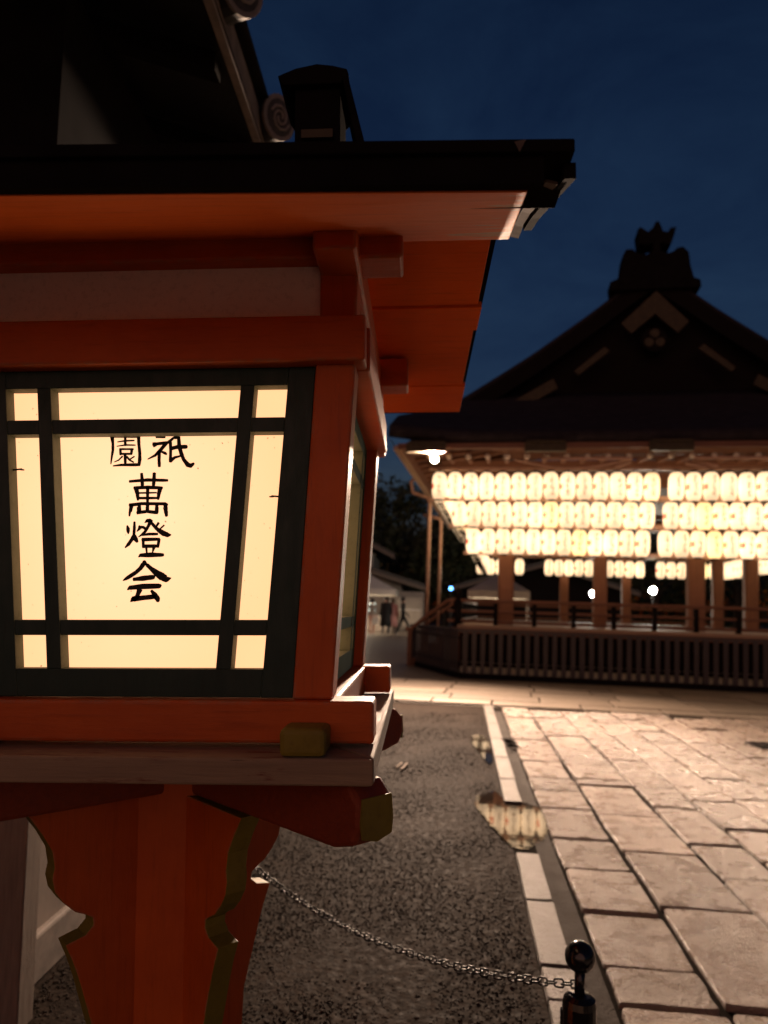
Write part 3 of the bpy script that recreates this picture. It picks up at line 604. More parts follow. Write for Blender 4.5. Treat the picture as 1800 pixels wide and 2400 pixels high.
m.v = [(x + dx, y, z + dz) for x, y, z in pl for dx, dz in ((0, 0), (.011, -.003), (.011, 0), (0, .003))]
for q in range(len(pl) - 1):
    for e in range(4): m.f.append((q * 4 + e, q * 4 + (e + 1) % 4, q * 4 + 4 + (e + 1) % 4, q * 4 + 4 + e)); m.m.append(0)
m.f += [(3, 2, 1, 0), tuple(len(m.v) - 4 + e for e in range(4))]; m.m += [0, 0]
shear(m).build('bent_flashing', M['zinc'], L)
m = MB(); m.prism([(.452, 1.6560), (.458, 1.6675), (.4475, 1.6655)], lambda p, t: (p[0], t, p[1]), -.5665, -.5648)
shear(m).build('torn_metal_tab', M['zinc'], L)
m = MB()
prof = [(-.535, 1.6485), (-.535, 1.668), (.05, 1.953), (.70, 1.785), (.70, 1.762), (.668, 1.770), (-.232, 1.768)]
m.prism(prof, lambda p, t: (t, p[0], p[1]), -.474, .474); m.build('roof', M['copper'], L)
m = MB(); m.box(-.20, .20, .015, .085, 1.93, 1.985); m.build('ridge', M['copper'], L, bevel=.01)
for s in (1,):
    m = MB()
    m.hexa([(s * .147, .0, 1.90), (s * .227, .0, 1.90), (s * .227, .10, 1.90), (s * .147, .10, 1.90), (s * .147, .0, 2.150), (s * .227, .0, 2.150), (s * .227, .10, 2.150), (s * .147, .10, 2.150)])
    arc = [(.128, 2.150), (.118, 2.167), (.150, 2.180), (.187, 2.187), (.215, 2.183), (.240, 2.176), (.243, 2.166), (.227, 2.150)]
    m.prism([(s * a, z) for a, z in arc], lambda p, t: (p[0], t, p[1]), -.012, .112)
    m.prism([(s * .232, 2.160), (s * .240, 2.170), (s * .305, 1.90), (s * .285, 1.90)], lambda p, t: (p[0], t, p[1]), -.012, .112)
    orn = m.build('ridge_end_box', M['copper'], L, bevel=.002)
    m = MB(); m.box(min(s * .16, s * .215), max(s * .16, s * .215), -.008, -.0008, 2.055, 2.07); m.build('brass_strip', M['gold'], orn)

# sills, shelf and its corner arms
for y in (-.266, .266):
    m = MB(); m.box(-.305, .305, y - .030, y + .030, 1.0720, 1.1238); m.build('sill_beam', V, L, bevel=.004)
for x in (-.2255, .2255):
    for ya, yb in ((-.352, -.2965), (.2965, .352)):
        m = MB(); m.box(x - .027, x + .027, ya, yb, 1.0668, 1.0990); m.build('sill_stub', M['yellow'], L, bevel=.006)
    m = MB(); m.box(x - .03, x + .03, -.2355, .2355, 1.0722, 1.1225); m.build('side_sill', V, L, bevel=.004)
ox, oy, ix, iy, z0, z1 = .3085, .352, .20, .20, 1.0343, 1.0655
for k, (p, mt) in enumerate([([(-ox, -oy), (ox, -oy), (ix, -iy), (-ix, -iy)], 'shelf'), ([(ox, -oy + .0015), (ox, oy), (ix, iy), (ix, -iy + .0015)], 'shelf_y'), ([(ox, oy), (-ox, oy), (-ix, iy), (ix, iy)], 'shelf'), ([(-ox, oy), (-ox, -oy + .0015), (-ix, -iy + .0015), (-ix, iy)], 'shelf_y')]):
    m = MB(); dz = (0, .0012, 0, .0012)[k]
    m.hexa([(a, b, z0 + dz) for a, b in p] + [(a, b, z1 + dz) for a, b in p]); m.build('shelf_board', M[mt], L, bevel=.003)
m = MB(); m.box(-.199, .199, -.199, .199, 1.036, 1.060); m.build('base_panel', M['shelf'], L)
AX = -.04
for sx in (-1, 1):
    for sy in (-1, 1):
        d = Vector((sx, sy, 0)).normalized(); n = Vector((-d.y, d.x, 0)); m = MB()
        P = lambda r, w, z: tuple(Vector((AX * .4, 0, z)) + d * r + n * w)
        E_ = .462
        prof = [(.0, .947), (E_ - .05, .952), (E_ - .012, .962), (E_, .985), (E_, 1.012), (E_ - .02, 1.0335), (0, 1.0335)]
        m.prism(prof, lambda p, t: P(p[0], t, p[1]), -.028, .028)
        arm = m.build('corner_arm', M['arm'], L, bevel=.006)
        m = MB(); m.prism([(-.023, .972), (.0, .966), (.023, .972), (.0255, .99), (.023, 1.018), (-.023, 1.018), (-.0255, .99)], lambda p, t: P(t, p[0], p[1]), E_ - .001, E_ + .0012)
        m.build('ochre_end', M['yellow'], arm)
        m = MB()
        pr = [(.165, .9465), (.150, .915), (.140, .889), (.137, .865), (.139, .849), (.136, .83), (.127, .811), (.115, .794), (.104, .786), (.097, .779), (.096, .768), (.104, .757), (.124, .751), (.115, .72), (.108, .69), (.088, .59), (.083, .45), (.088, .30), (.115, .16), (.13, .02), (.0, .02), (.0, .9465)]
        pr = [(r * 1.414, z) for r, z in pr]
        Q = lambda r, w, z: tuple(Vector((AX, 0, z)) + d * r + n * w)
        m.prism(pr, lambda p, t: Q(p[0], t, p[1]), -.017, .017, 0, 1)
        m.build('scalloped_bracket', [VV, M['yellow']], L, bevel=.0015)
m = MB(); w = .062; c = .012
oct_ = [(-w + c, -w), (w - c, -w), (w, -w + c), (w, w - c), (w - c, w), (-w + c, w), (-w, w - c), (-w, -w + c)]
m.prism(oct_, lambda p, t: (AX + p[0], p[1], t), -.03, 1.0335); m.build('pillar', VV, L)
# bulb inside
b = MB(); b.lathe([(0, -.04), (.028, -.03), (.035, 0), (.028, .028), (.012, .05), (.012, .07)], 12, c=(0, 0, 1.40)); M['bulb'] = mat_emit('warm_bulb', (1, .75, .4), 12)
bulb = b.build('bulb', M['bulb'], L); b = MB(); b.tube([(0, 0, 1.47), (0, 0, 1.755)], .004, 6); b.build('bulb_cord', M['iron'], L)

# ------------------------------------------------------------------ the stage hall behind
UC, VC = 2.68, 18.1
HC = hall(UC, VC)
HL = empty('stage_hall', HC, (0, 0, -HALL_YAW))
tag(HL, 'open wooden stage hall with dark gabled roof, gilt fittings and rows of lanterns', 'hall')
def hp(u, v, z): return (u - UC, v - VC, z)
class HB(MB):
    def hbox(s, u0, u1, v0, v1, z0, z1, mi=0): return s.box(u0 - UC, u1 - UC, v0 - VC, v1 - VC, z0, z1, mi)
    def hadd(s, pts, faces, mi=0): return s.add([hp(*p) for p in pts], faces, mi)

# roof: gabled upper part and skirt, from a height function
PROF = [(-2.0, 4.62), (-1.5, 5.00), (-.92, 5.42), (.45, 6.30), (1.5, 7.05), (2.2, 7.60), (2.68, 7.95)]
def P(u):
    if u > UC: u = 2 * UC - u
    for (a, za), (b, zb) in zip(PROF, PROF[1:]):
        if u <= b: return lp(za, zb, max(0, (u - a)) / (b - a))
    return PROF[-1][1]
def lift(u, v, v0=11.7): 
    e = max(0, abs(u - UC) - 2.6) / 2.08; return .16 * e ** 2.2 * max(0, 1 - abs(v - v0) / 4.5)
def skirt_z(u, v): return min(P(u) - .0, 4.17 + .47 * (v - 11.7) + .04 * (v - 11.7) ** 2) + lift(u, v)
rf = HB(); nu, nv = 44, 8
for i in range(nu + 1):
    for j in range(nv + 1):
        u = lp(-2.0, 7.36, i / nu); v = lp(11.7, 14.15, j / nv); rf.v.append(hp(u, v, skirt_z(u, v)))
for i in range(nu):
    for j in range(nv):
        a = i * (nv + 1) + j; rf.f.append((a, a + nv + 1, a + nv + 2, a + 1)); rf.m.append(0)
sk = rf.build('roof_skirt', M['roof'], HL, smooth=True)
so = sk.modifiers.new('thick', 'SOLIDIFY'); so.thickness = .20; so.offset = -1
rf = HB(); nu, nv = 44, 10
for i in range(nu + 1):
    for j in range(nv + 1):
        u = lp(-2.0, 7.36, i / nu); v = lp(13.9, 24.4, j / nv); rf.v.append(hp(u, v, P(u) + (lift(u, v) if v < 16 else 0)))
for i in range(nu):
    for j in range(nv):
        a = i * (nv + 1) + j; rf.f.append((a, a + nv + 1, a + nv + 2, a + 1)); rf.m.append(0)
ro = rf.build('roof', M['roof'], HL, smooth=True); so = ro.modifiers.new('thick', 'SOLIDIFY'); so.thickness = .22; so.offset = -1
gw = HB(); poly = [(u, P(u) - .2) for u in [(-1.2 + i * .3) for i in range(27)]]
gw.prism([(-1.2, 4.9)] + poly + [(6.6, 4.9)], lambda p, t: hp(p[0], t, p[1]), 14.2, 14.3); gw.build('gable_wall', M['black_timber'], HL)
for s in (-1, 1):      # bargeboards
    b = HB(); us = [(-1.05 + i * (UC + 1.05) / 10) for i in range(11)]
    poly = [(u, P(u) - .10) for u in us] + [(u, P(u) - .46) for u in us[::-1]]
    poly = [((u if s < 0 else 2 * UC - u), z) for u, z in poly]
    b.prism(poly, lambda p, t: hp(p[0], t, p[1]), 13.86, 13.96); bb = b.build('bargeboard', M['black_timber'], HL)
    for q in ([(.08, 5.33), (.83, 5.76), (.92, 5.57), (.48, 5.32)], [(1.22, 5.90), (1.78, 6.36), (1.88, 6.28), (1.30, 5.82)]):
        b = HB(); q = [((u if s < 0 else 2 * UC - u), z) for u, z in q]
        b.prism(q, lambda p, t: hp(p[0], t, p[1]), 13.82, 13.88); b.build('gilt_plate', M['gold'], bb)
b = HB(); b.prism([(2.72, 7.42), (2.08, 6.80), (2.27, 6.60), (2.70, 6.97), (3.11, 6.59), (3.31, 6.80)], lambda p, t: hp(p[0], t, p[1]), 13.80, 13.88); b.build('gilt_chevron', M['gold'], HL)
b = HB(); b.prism([(2.70 + .235 * math.cos(a * math.pi / 10), 6.49 + .235 * math.sin(a * math.pi / 10)) for a in range(20)], lambda p, t: hp(p[0], t, p[1]), 13.86, 14.0); cr = b.build('gable_pendant', M['black_timber'], HL)
for a in range(3):
    b = HB(); ang = R(90 + 120 * a); cx, cz = 2.70 + .115 * math.cos(ang), 6.49 + .115 * math.sin(ang)
    b.prism([(cx + .085 * math.cos(q * math.pi / 6), cz + .085 * math.sin(q * math.pi / 6)) for q in range(12)], lambda p, t: hp(p[0], t, p[1]), 13.83, 13.87); b.build('gilt_crest', M['gold'], cr)
ORN = [(1.963, 7.44), (1.946, 7.606), (2.084, 7.666), (2.144, 7.862), (2.173, 8.126), (2.234, 8.239), (2.357, 8.24), (2.43, 8.15), (2.62, 8.12), (2.73, 8.19), (2.73, 8.35), (2.60, 8.32), (2.479, 8.341), (2.463, 8.492), (2.447, 8.626), (2.493, 8.673), (2.57, 8.618), (2.631, 8.565), (2.722, 8.642), (2.768, 8.756), (2.828, 8.769), (2.874, 8.666), (2.905, 8.565), (2.996, 8.543), (3.041, 8.623), (3.147, 8.633), (3.117, 8.503), (3.057, 8.309), (2.96, 8.32), (2.86, 8.35), (2.86, 8.19), (2.97, 8.12), (3.09, 8.15), (3.163, 8.221), (3.268, 8.24), (3.373, 8.127), (3.404, 7.864), (3.464, 7.633), (3.583, 7.579), (3.597, 7.448)]
b = HB(); b.prism([(u - .08, z) for u, z in ORN], lambda p, t: hp(p[0], t, p[1]), 13.75, 14.15); b.build('ridge_ornament', M['ornament'], HL)
b = HB(); b.hbox(2.35, 3.0, 14.1, 24.2, 7.75, 8.02); b.build('ridge', M['tile'], HL, bevel=.08)

# eave edge, soffit, rafters
b = HB(); b.hbox(-1.85, 7.2, 11.74, 11.84, 3.93, 4.02); b.build('eave_batten', M['brown_x'], HL)
for k in range(7):
    u0 = .26 + (k - 1) * 1.95
    b = HB(); b.hbox(u0, u0 + .66, 11.63, 11.72, 3.85, 4.015); b.hbox(u0 + .03, u0 + .63, 11.60, 11.635, 3.99, 4.025)
    if -1.9 < u0 < 6.8: b.build('gilt_eave_fitting', M['gold'], HL)
b = HB(); b.hadd([(-1.9, 11.85, 3.99), (7.26, 11.85, 3.99), (5.5, 14.2, 4.25), (-.15, 14.2, 4.25)], [(0, 1, 2, 3)])
b.hadd([(-1.93, 11.85, 4.0), (-.15, 14.2, 4.25), (-.15, 22, 4.25), (-1.93, 24, 4.0)], [(0, 1, 2, 3)])
b.hadd([(7.29, 11.85, 4.0), (5.5, 14.2, 4.25), (5.5, 22, 4.25), (7.29, 24, 4.0)], [(0, 1, 2, 3)])
b.build('eave_soffit', M['brown_x'], HL)
b = HB(); b.hbox(-.14, 5.49, 14.2, 22.0, 4.05, 4.12); b.build('ceiling', M['ceiling'], HL)
u = -1.33
while u < 6.8:
    b = HB(); b.tube([hp(u, 12.0, 3.845), hp(u, 14.2, 4.10)], .043, 8); r_ = b.build('rafter', M['brown_x'], HL, smooth=False)
    b = HB(); b.lathe([(0, -.05), (.025, -.043), (.043, -.025), (.05, 0), (.043, .025), (.025, .043), (0, .05)], 10, c=hp(u, 11.985, 3.845)); b.build('rafter_end', M['white_end'], r_, smooth=True)
    u += .328
v = 12.3
while v < 20:
    b = HB(); b.tube([hp(-1.62, v, 3.85), hp(-.1, v, 4.10)], .043, 6); b.build('rafter', M['brown_x'], HL); v += .45
b = HB(); b.hadd([(-2.02, 11.72, 4.16), (-1.93, 11.72, 4.0), (-1.93, 24, 4.0), (-2.02, 24, 4.16)], [(0, 1, 2, 3)]); b.hbox(-1.93, -1.84, 11.8, 24, 3.92, 4.0); b.build('eave_batten', M['floor'], HL)
for (u0, u1, v0, v1, z0, z1) in ((-.3, 5.65, 14.15, 14.42, 3.70, 3.98), (-.3, 5.65, 21.8, 22.05, 3.70, 3.98), (-.14, .12, 14.42, 21.8, 3.70, 3.98), (5.22, 5.48, 14.42, 21.8, 3.70, 3.98), (-1.3, 6.6, 13.0, 13.12, 3.86, 3.98)):
    b = HB(); b.hbox(u0, u1, v0, v1, z0, z1); b.build('head_beam', M['brown_x'], HL)
# pillars
for (u, v, r) in ((0, 14.3, .155), (1.8, 14.3, .125), (3.55, 14.3, .15), (5.35, 14.3, .15), (0, 16.9, .125), (0, 19.4, .125), (5.35, 16.9, .14), (5.35, 19.4, .13), (0, 21.9, .13), (1.72, 21.9, .125), (3.5, 21.9, .125), (5.35, 21.9, .13)):
    b = HB(); c = r * .28; k = [(-r + c, -r), (r - c, -r), (r, -r + c), (r, r - c), (r - c, r), (-r + c, r), (-r, r - c), (-r, -r + c)]
    b.prism(k, lambda p, t: hp(u + p[0], v + p[1], t), .97, 3.72); b.build('pillar', M['brown'], HL)
# stage, skirting, railing
b = HB(); b.hbox(-.9, 6.25, 13.6, 22.7, .86, .96); b.build('stage_floor', M['floor'], HL, bevel=.01)
b = HB(); b.hbox(-.7, 6.05, 13.85, 22.5, .30, .86); b.build('stage_base', M['black_timber'], HL)
b = HB(); b.hbox(-.8, 6.15, 13.25, 22.6, .0, .299); b.build('stone_plinth', M['white_end'], HL)
b = HB(); b.hbox(-1.02, 6.37, 13.55, 13.62, .80, .90); b.build('stage_edge', M['brown_x'], HL)
for z0, z1, n in ((1.385, 1.45, 'handrail'), (1.19, 1.24, 'rail'), (1.0, 1.06, 'rail')):
    b = HB(); b.hbox(-1.1, 6.4, 13.70, 13.77, z0, z1); b.build(n, M['brown_x'], HL, bevel=.012)
    b = HB(); b.hbox(-.93, -.86, 13.775, 22.4, z0 + .002, z1 + .002); b.build(n, M['brown_x'], HL, bevel=.012)
    b = HB(); b.hbox(-.9, 6.3, 22.42, 22.48, z0, z1); b.build(n, M['brown_x'], HL, bevel=.012)
u = -.9
while u < 6.3:
    b = HB(); b.hbox(u - .04, u + .04, 13.69, 13.78, .961, 1.384); b.build('baluster', M['black_timber'], HL); u += .72
for v in (14.6, 15.5, 16.4, 17.3, 18.2, 19.1, 20, 20.9):
    b = HB(); b.hbox(-.94, -.855, v - .04, v + .04, .961, 1.384); b.build('baluster', M['black_timber'], HL)
b = HB(); b.lathe([(.075, .0), (.075, .62), (.055, .64), (.05, .66), (.085, .70), (.09, .75), (.05, .82), (.0, .88)], 12, c=hp(-.9, 13.735, .80)); b.build('corner_newel', M['black_timber'], HL, smooth=False)
# stairs on the left flank
for k in range(5):
    b = HB(); b.hbox(-1.15 - .22 * k, -.93 - .22 * k, 15.2, 17.4, 0, .84 - .165 * k); b.build('stair_step', M['brown_x'], HL)
for v in (15.15, 17.45):
    b = HB(); b.tube([hp(-.95, v, 1.45), hp(-1.2, v, 1.42), hp(-1.6, v, 1.12), hp(-2.0, v, .78), hp(-2.1, v, .80)], .045, 8); b.build('stair_rail', M['brown_x'], HL)
    b = HB(); b.hbox(-2.05, -1.96, v - .045, v + .045, 0, .80); b.build('stair_post', M['brown_x'], HL)

# low palisade in front of the stage
FN = empty('palisade_fence', hall(2.68, 12.97), (0, 0, -HALL_YAW))
tag(FN, 'low black stained picket fence running along the front of the stage hall', 'fence')
def fp(u, v, z): return (u - 2.68, v - 12.97, z)
def run(p0, p1, back):
    p0, p1 = Vector(p0), Vector(p1); d = (p1 - p0); n = d.length; d.normalize(); w = Vector((-d.y, d.x))
    def bar(t0, t1, z0, z1, w0, w1, name):
        m = MB(); q = [p0 + d * t0 + w * w0, p0 + d * t1 + w * w0, p0 + d * t1 + w * w1, p0 + d * t0 + w * w1]
        m.hexa([fp(a.x, a.y, z0) for a in q] + [fp(a.x, a.y, z1) for a in q]); return m.build(name, M['fence' if name in ('picket', 'top_rail', 'fence_post') else 'black_timber'], FN)
    bar(-.03, n + .03, 0, .105, -.06, .06, 'ground_sill'); bar(0, n, .225, .30, -.022, .022, 'fence_rail'); bar(0, n, .70, .755, -.022, .022, 'fence_rail'); bar(-.04, n + .04, .845, .89, -.05, .05, 'top_rail')
    k = 0; t = .08
    while t < n:
        big = k % 13 == 0
        if big: bar(t - .045, t + .045, .105, .845, -.045, .045, 'fence_post')
        else: bar(t - .040, t + .040, .105, .845, -.058 if not back else -.04, -.0235, 'picket')
        t += .157; k += 1
    if back: return
    bar(0, n, .305, .695, .026, .032, 'backing_board')
run((-.78, 12.97), (7.6, 12.97), False)
run((-2.01, 15.58), (-.83, 13.08), True)

# drain pole and second pole by the left corner
for pts, r, lab in (([(-1.95, 15.4, 4.2), (-2.11, 15.4, 4.01), (-2.06, 15.4, 3.78), (-1.72, 15.4, 3.66), (-1.68, 15.4, 3.55), (-1.68, 15.4, 0.0)], .042, 'taller painted steel pole with crooked top at the hall corner'),
                    ([(-1.88, 16.0, 3.36), (-1.52, 16.0, 3.28), (-1.48, 16.0, 3.2), (-1.49, 16.0, .0)], .038, 'shorter painted steel pole bent over at its top')):
    m = MB(); c = hall(pts[-1][0], pts[-1][1]); m.tube([tuple(hall(*p) - c) for p in pts], r, 10)
    tag(m.build('steel_pole', M['pole'], smooth=True, loc=c), lab, 'pole')

# hanging lantern rows
def lantern_meshes():
    prof = []
    for i in range(13):
        t = i / 12; z = -.235 + .47 * t; a = abs(t - .5) * 2
        r = .128 * (1 - a ** 5 * .42); prof.append((r, z))
    prof = [(.07, -.237)] + prof + [(.07, .237)]
    b = MB(); k = 0; n = 14
    for r, z in prof:
        for q in range(n):
            a = 2 * math.pi * q / n; b.v.append((r * math.cos(a), r * math.sin(a), z))
    for i in range(len(prof) - 1):
        for q in range(n):
            w = (q + 1) % n; b.f.append((i * n + q, i * n + w, (i + 1) * n + w, (i + 1) * n + q)); b.m.append(0)
    body = b.build('paper_lantern', M['lantern'], smooth=True)
    for s in (-1, 1):
        m = MB(); m.lathe([(.060, s * .232), (.072, s * .232), (.072, s * .252), (.060, s * .252)], 12); m.build('rim', M['black_timber'], body)
    m = MB(); m.tube([(0, 0, .25), (0, 0, .30)], .010, 5); m.build('hanger', M['gold'], body)
    return body
proto = lantern_meshes(); first = [True]
ORD = ['first', 'second', 'third', 'fourth', 'fifth', 'sixth', 'seventh', 'eighth', 'ninth', 'tenth', 'eleventh', 'twelfth', 'thirteenth', 'fourteenth', 'fifteenth', 'sixteenth', 'seventeenth', 'eighteenth', 'nineteenth', 'twentieth']
ORD += ['twenty-' + o for o in ORD[:9]] + ['thirtieth'] + ['thirty-' + o for o in ORD[:9]]
def put(u, v, z, rz, label, group):
    if first[0]: o = proto; first[0] = False
    else: o = copy_tree(proto)
    o.location = hall(u, v, z) + Vector((0, 0, random.uniform(-.008, .008))); o.rotation_euler = (random.uniform(-.03, .03), random.uniform(-.03, .03), rz - HALL_YAW + random.uniform(-.12, .12))
    tag(o, label, 'lantern', group)
ROWS = [(12.4, 3.40, -1.19, 14, 'top'), (12.8, 2.965, -.86, 13, 'middle'), (13.2, 2.515, -.61, 12, 'bottom')]
for v, z, u0, n, nm in ROWS:
    pitch = (2.385 - u0) / (n - 1)
    for k in range(n): put(u0 + k * pitch, v, z, 0, 'glowing paper lantern, %s from the left in the %s row left of the gap' % (ORD[k], nm), 'lanterns in the left front rows')
    for k in range(n): put(2 * UC - .20 - (2.385 - k * pitch), v, z, 0, 'glowing paper lantern, %s right of the gap in the %s row' % (ORD[k], nm), 'lanterns in the right front rows')
    for side, (a, b_) in (('left', (u0 - .18, 2.52)), ('right', (2.54, 2 * UC - u0 + .1))):
        m = HB(); m.hbox(a, b_, v - .03, v + .03, z + .285, z + .335); m.build('lantern_bar', M['pole'], HL)
        m = HB(); m.hbox(a, b_, v + .12, v + .15, z - .24, z - .17); m.build('lantern_bar', M['pole'], HL)
for v, z, u0, n, nm in ROWS:
    su = u0 - .02 + (0 if nm == 'top' else .04); n2 = 27
    for k in range(n2): put(su, v + .42 + k * .285, z, R(-90), 'glowing paper lantern, %s back along the left flank in its %s row' % (ORD[k], nm), 'lanterns along the left flank')
    m = HB(); m.hbox(su - .03, su + .03, v + .1, 21, z + .285, z + .335); m.build('lantern_bar', M['pole'], HL)
    if nm == 'bottom':
        for k in range(n2): put(2 * UC - su, v + .42 + k * .285, z, R(90), 'glowing paper lantern, %s back along the right flank bottom row' % ORD[k], 'lanterns along the right flank')
for k in range(24):
    if k in (5, 6, 17): continue
    put(-.75 + k * .285, 21.45, 2.55, 0, 'small far lantern, %s from the left in the row across the back' % ORD[k], 'lanterns across the back of the hall')
m = HB(); m.hbox(-1, 6.3, 21.42, 21.48, 2.84, 2.89); m.build('lantern_bar', M['pole'], HL)

# conduits and cable under the eave
b = HB(); b.tube([hp(.55, 11.97, 3.80), hp(2.0, 11.97, 3.795)], .028, 6); b.build('conduit', M['pole'], HL)
b = HB(); b.tube([hp(2.95, 11.97, 3.80), hp(6.0, 11.97, 3.79)], .028, 6); b.build('conduit', M['pole'], HL)
b = HB(); b.tube([hp(.1 + 1.9 * t / 12, 12.05, 3.80 - .15 * math.sin(math.pi * t / 12)) for t in range(13)], .016, 6); b.build('cable', M['pole'], HL)
for (u0, z0, u1, z1) in ((2.85, 3.74, 3.2, 3.66), (2.95, 3.78, 3.35, 3.69), (1.75, 3.68, 2.0, 3.76)):
    b = HB(); b.hbox(0, 0, 0, 0, 0, 0); b = HB(); b.tube([hp(u0, 12.1, z0), hp(u1, 12.1, z1)], .022, 6); b.build('bracket', M['pole'], HL)

# floodlight at the left end of the eave
FL = empty('floodlight', hall(-1.24, 11.98, 3.72), (R(18), 0, R(-6) - HALL_YAW))
tag(FL, 'bright white floodlight fixed under the left end of the hall eave', 'floodlight')
m = MB(); m.prism([(-.105, -.10), (.105, -.10), (.105, .10), (-.105, .10)], lambda p, t: (p[0] * (1 - .3 * t / .1), t, .08 + p[1] * (1 - .3 * t / .1)), 0, .1); m.build('housing', M['chain'], FL)
m = MB(); m.lathe([(0, -.016), (.045, -.011), (.07, .0), (.0, .002)], 16); lens = m.build('lens', M['flood'], FL, loc=(0, -.004, .08), rot=(R(90), 0, 0)); 
m = MB(); m.tube([(0.06, .06, .1), (.16, .1, .2)], .018, 6); m.build('bracket', M['pole'], FL)
fd = bpy.data.lights.new('floodlight_beam', 'SPOT'); fd.energy = FLOOD_W; fd.color = (1.0, .70, .50); fd.spot_size = R(150); fd.spot_blend = .9; fd.shadow_soft_size = .12
fo = bpy.data.objects.new('floodlight_beam', fd); COL.objects.link(fo); fo.parent = FL; fo.location = (0, -.05, .08); fo.rotation_euler = (R(-84), 0, 0)

# ------------------------------------------------------------------ bollards and chain
def bollard(x, y, label):
    o = empty('bollard', (x, y, 0)); tag(o, label, 'bollard', 'chained bollards by the gravel')
    m = MB(); m.lathe([(.055, 0), (.055, .012), (.034, .016), (.034, .468), (.031, .480), (.022, .487), (.011, .489)], 20); m.build('sleeve', M['iron'], o, smooth=False)
    m = MB(); m.lathe([(.0105, .485), (.0105, .535)], 12); m.build('neck', M['iron'], o, smooth=True)
    m = MB(); m.lathe([(0, -.0305)] + [(.0305 * math.sin(math.pi * k / 14), -.0305 * math.cos(math.pi * k / 14)) for k in range(1, 14)] + [(0, .0305)], 20, c=(0, 0, .560)); m.build('ball_top', M['iron'], o, smooth=True)
    m = MB(); m.tube([(-.03, .012, .20), (-.03, .012, .452)], .006, 6); m.build('seam', M['iron'], o)
    return o
B0, B1 = Vector((.347, 1.50, 0)), Vector((-.74, 2.52, 0))
bollard(B0.x, B0.y, 'glossy black iron bollard with ball top at the end of the chain')
bollard(B1.x, B1.y, 'black iron bollard standing hidden behind the vermilion lantern post')
ch = empty('barrier_chain', (B0.x, B0.y, 0)); tag(ch, 'black iron link chain hanging across the dark gravel from the ball bollard', 'chain')
def cpt(t): return B0.lerp(B1, t) + Vector((0, 0, (.506) - .125 * 4 * t * (1 - t) * 1.0))
NL = 78
lk = MB(); K = 16; ring = []
for k in range(K):
    a = 2 * math.pi * k / K; c, s_ = math.cos(a), math.sin(a)
    ring.append(((.0078 if c > 0 else -.0078) * (abs(c) > .35) + .0042 * c, 0, .0074 * s_))
ring.append(ring[0]); 
lk.tube(ring, .0021, 6, cap=False); lme = None
for k in range(NL):
    a, b = cpt(k / NL), cpt((k + 1) / NL); d = (b - a).normalized()
    if lme is None:
        o = lk.build('link', M['chain'], ch, smooth=True); lme = o.data
    else:
        o = bpy.data.objects.new('link', lme); COL.objects.link(o); o.parent = ch
    rot = d.to_track_quat('X', 'Z').to_matrix().to_4x4() @ Matrix.Rotation(R(90 if k % 2 else 12) + random.uniform(-.25, .25), 4, 'X')
    o.matrix_local = Matrix.Translation((a + b) / 2 - Vector((B0.x, B0.y, 0))) @ rot
    o.scale = (1.0, 1, 1)

# ------------------------------------------------------------------ building at the left with its tiled eave
BL = empty('shrine_building', (-1.8, 4.2, 0)); tag(BL, 'dark tiled shrine building looming at the upper left behind the lantern', 'building')
def bl(m): m.v = [(x + 1.8, y - 4.2, z) for x, y, z in m.v]; return m
m = MB(); m.box(-4.6, -1.215, 2.16, 6.8, 0, 1.25); bl(m).build('wall', M['wallplaster'], BL)
m = MB(); m.box(-4.6, -1.22, 2.17, 6.8, 1.2505, 3.3); bl(m).build('upper_wall', M['ornament'], BL)  # near-black colour stands for the shade high on this wall
m = MB(); m.box(-4.6, -1.19, 2.14, 6.82, 0, .16); bl(m).build('plinth', M['tile_band'], BL, bevel=.01)
m = MB(); m.hexa([(-1.195, 2.05, 0), (-1.10, 2.05, 0), (-1.10, 2.14, 0), (-1.195, 2.14, 0), (-1.210, 2.05, 1.3), (-1.115, 2.05, 1.3), (-1.115, 2.14, 1.3), (-1.210, 2.14, 1.3)]); bl(m).build('veranda_post', M['greywood'], BL, bevel=.006)
_bl = bl
def bl(m): m.v = [(x, y, z + .062) for x, y, z in m.v]; return _bl(m)
m = MB(); m.add([(-.74, .6, 3.22), (-.74, 7.2, 3.22), (-4.4, 7.2, 4.4), (-4.4, .6, 4.4)], [(0, 1, 2, 3)]); m.add([(-.70, .6, 3.36), (-.70, 7.2, 3.36), (-4.4, 7.2, 4.9), (-4.4, .6, 4.9)], [(0, 1, 2, 3)])
bl(m).build('eave', M['tile'], BL)
m = MB(); m.box(-.775, -.745, .6, 7.2, 3.20, 3.335); bl(m).build('eave_band', M['tile_band'], BL)
for k in range(9):
    y = .95 + k * .665 + .02
    c0 = Vector((-.675, y, 3.325)); ax = Vector((.80, -.55, -.22)).normalized(); e1 = Vector((.55, .80, 0)).normalized(); e2 = ax.cross(e1)
    m = MB(); m.tube([tuple(c0 - ax * .42), tuple(c0)], .090, 18); t = bl(m).build('round_tile', M['tile'], BL)
    m = MB(); m.tube([tuple(c0 - ax * .001), tuple(c0 + ax * .012)], .092, 20); rim = bl(m).build('tile_rim', M['tile_rim'], t)
    m = MB(); m.tube([tuple(c0 + ax * .011), tuple(c0 + ax * .0135)], .074, 18); bl(m).build('tile_face', M['tile_face'], t)
    m = MB()
    for sg in (1, -1):
        m.tube([tuple(c0 + ax * .016 + sg * (e1 * math.cos(q * .62) + e2 * math.sin(q * .62)) * (.012 + .0042 * q)) for q in range(11)], .006, 5)
    bl(m).build('comma_crest', M['tile_rim'], t)
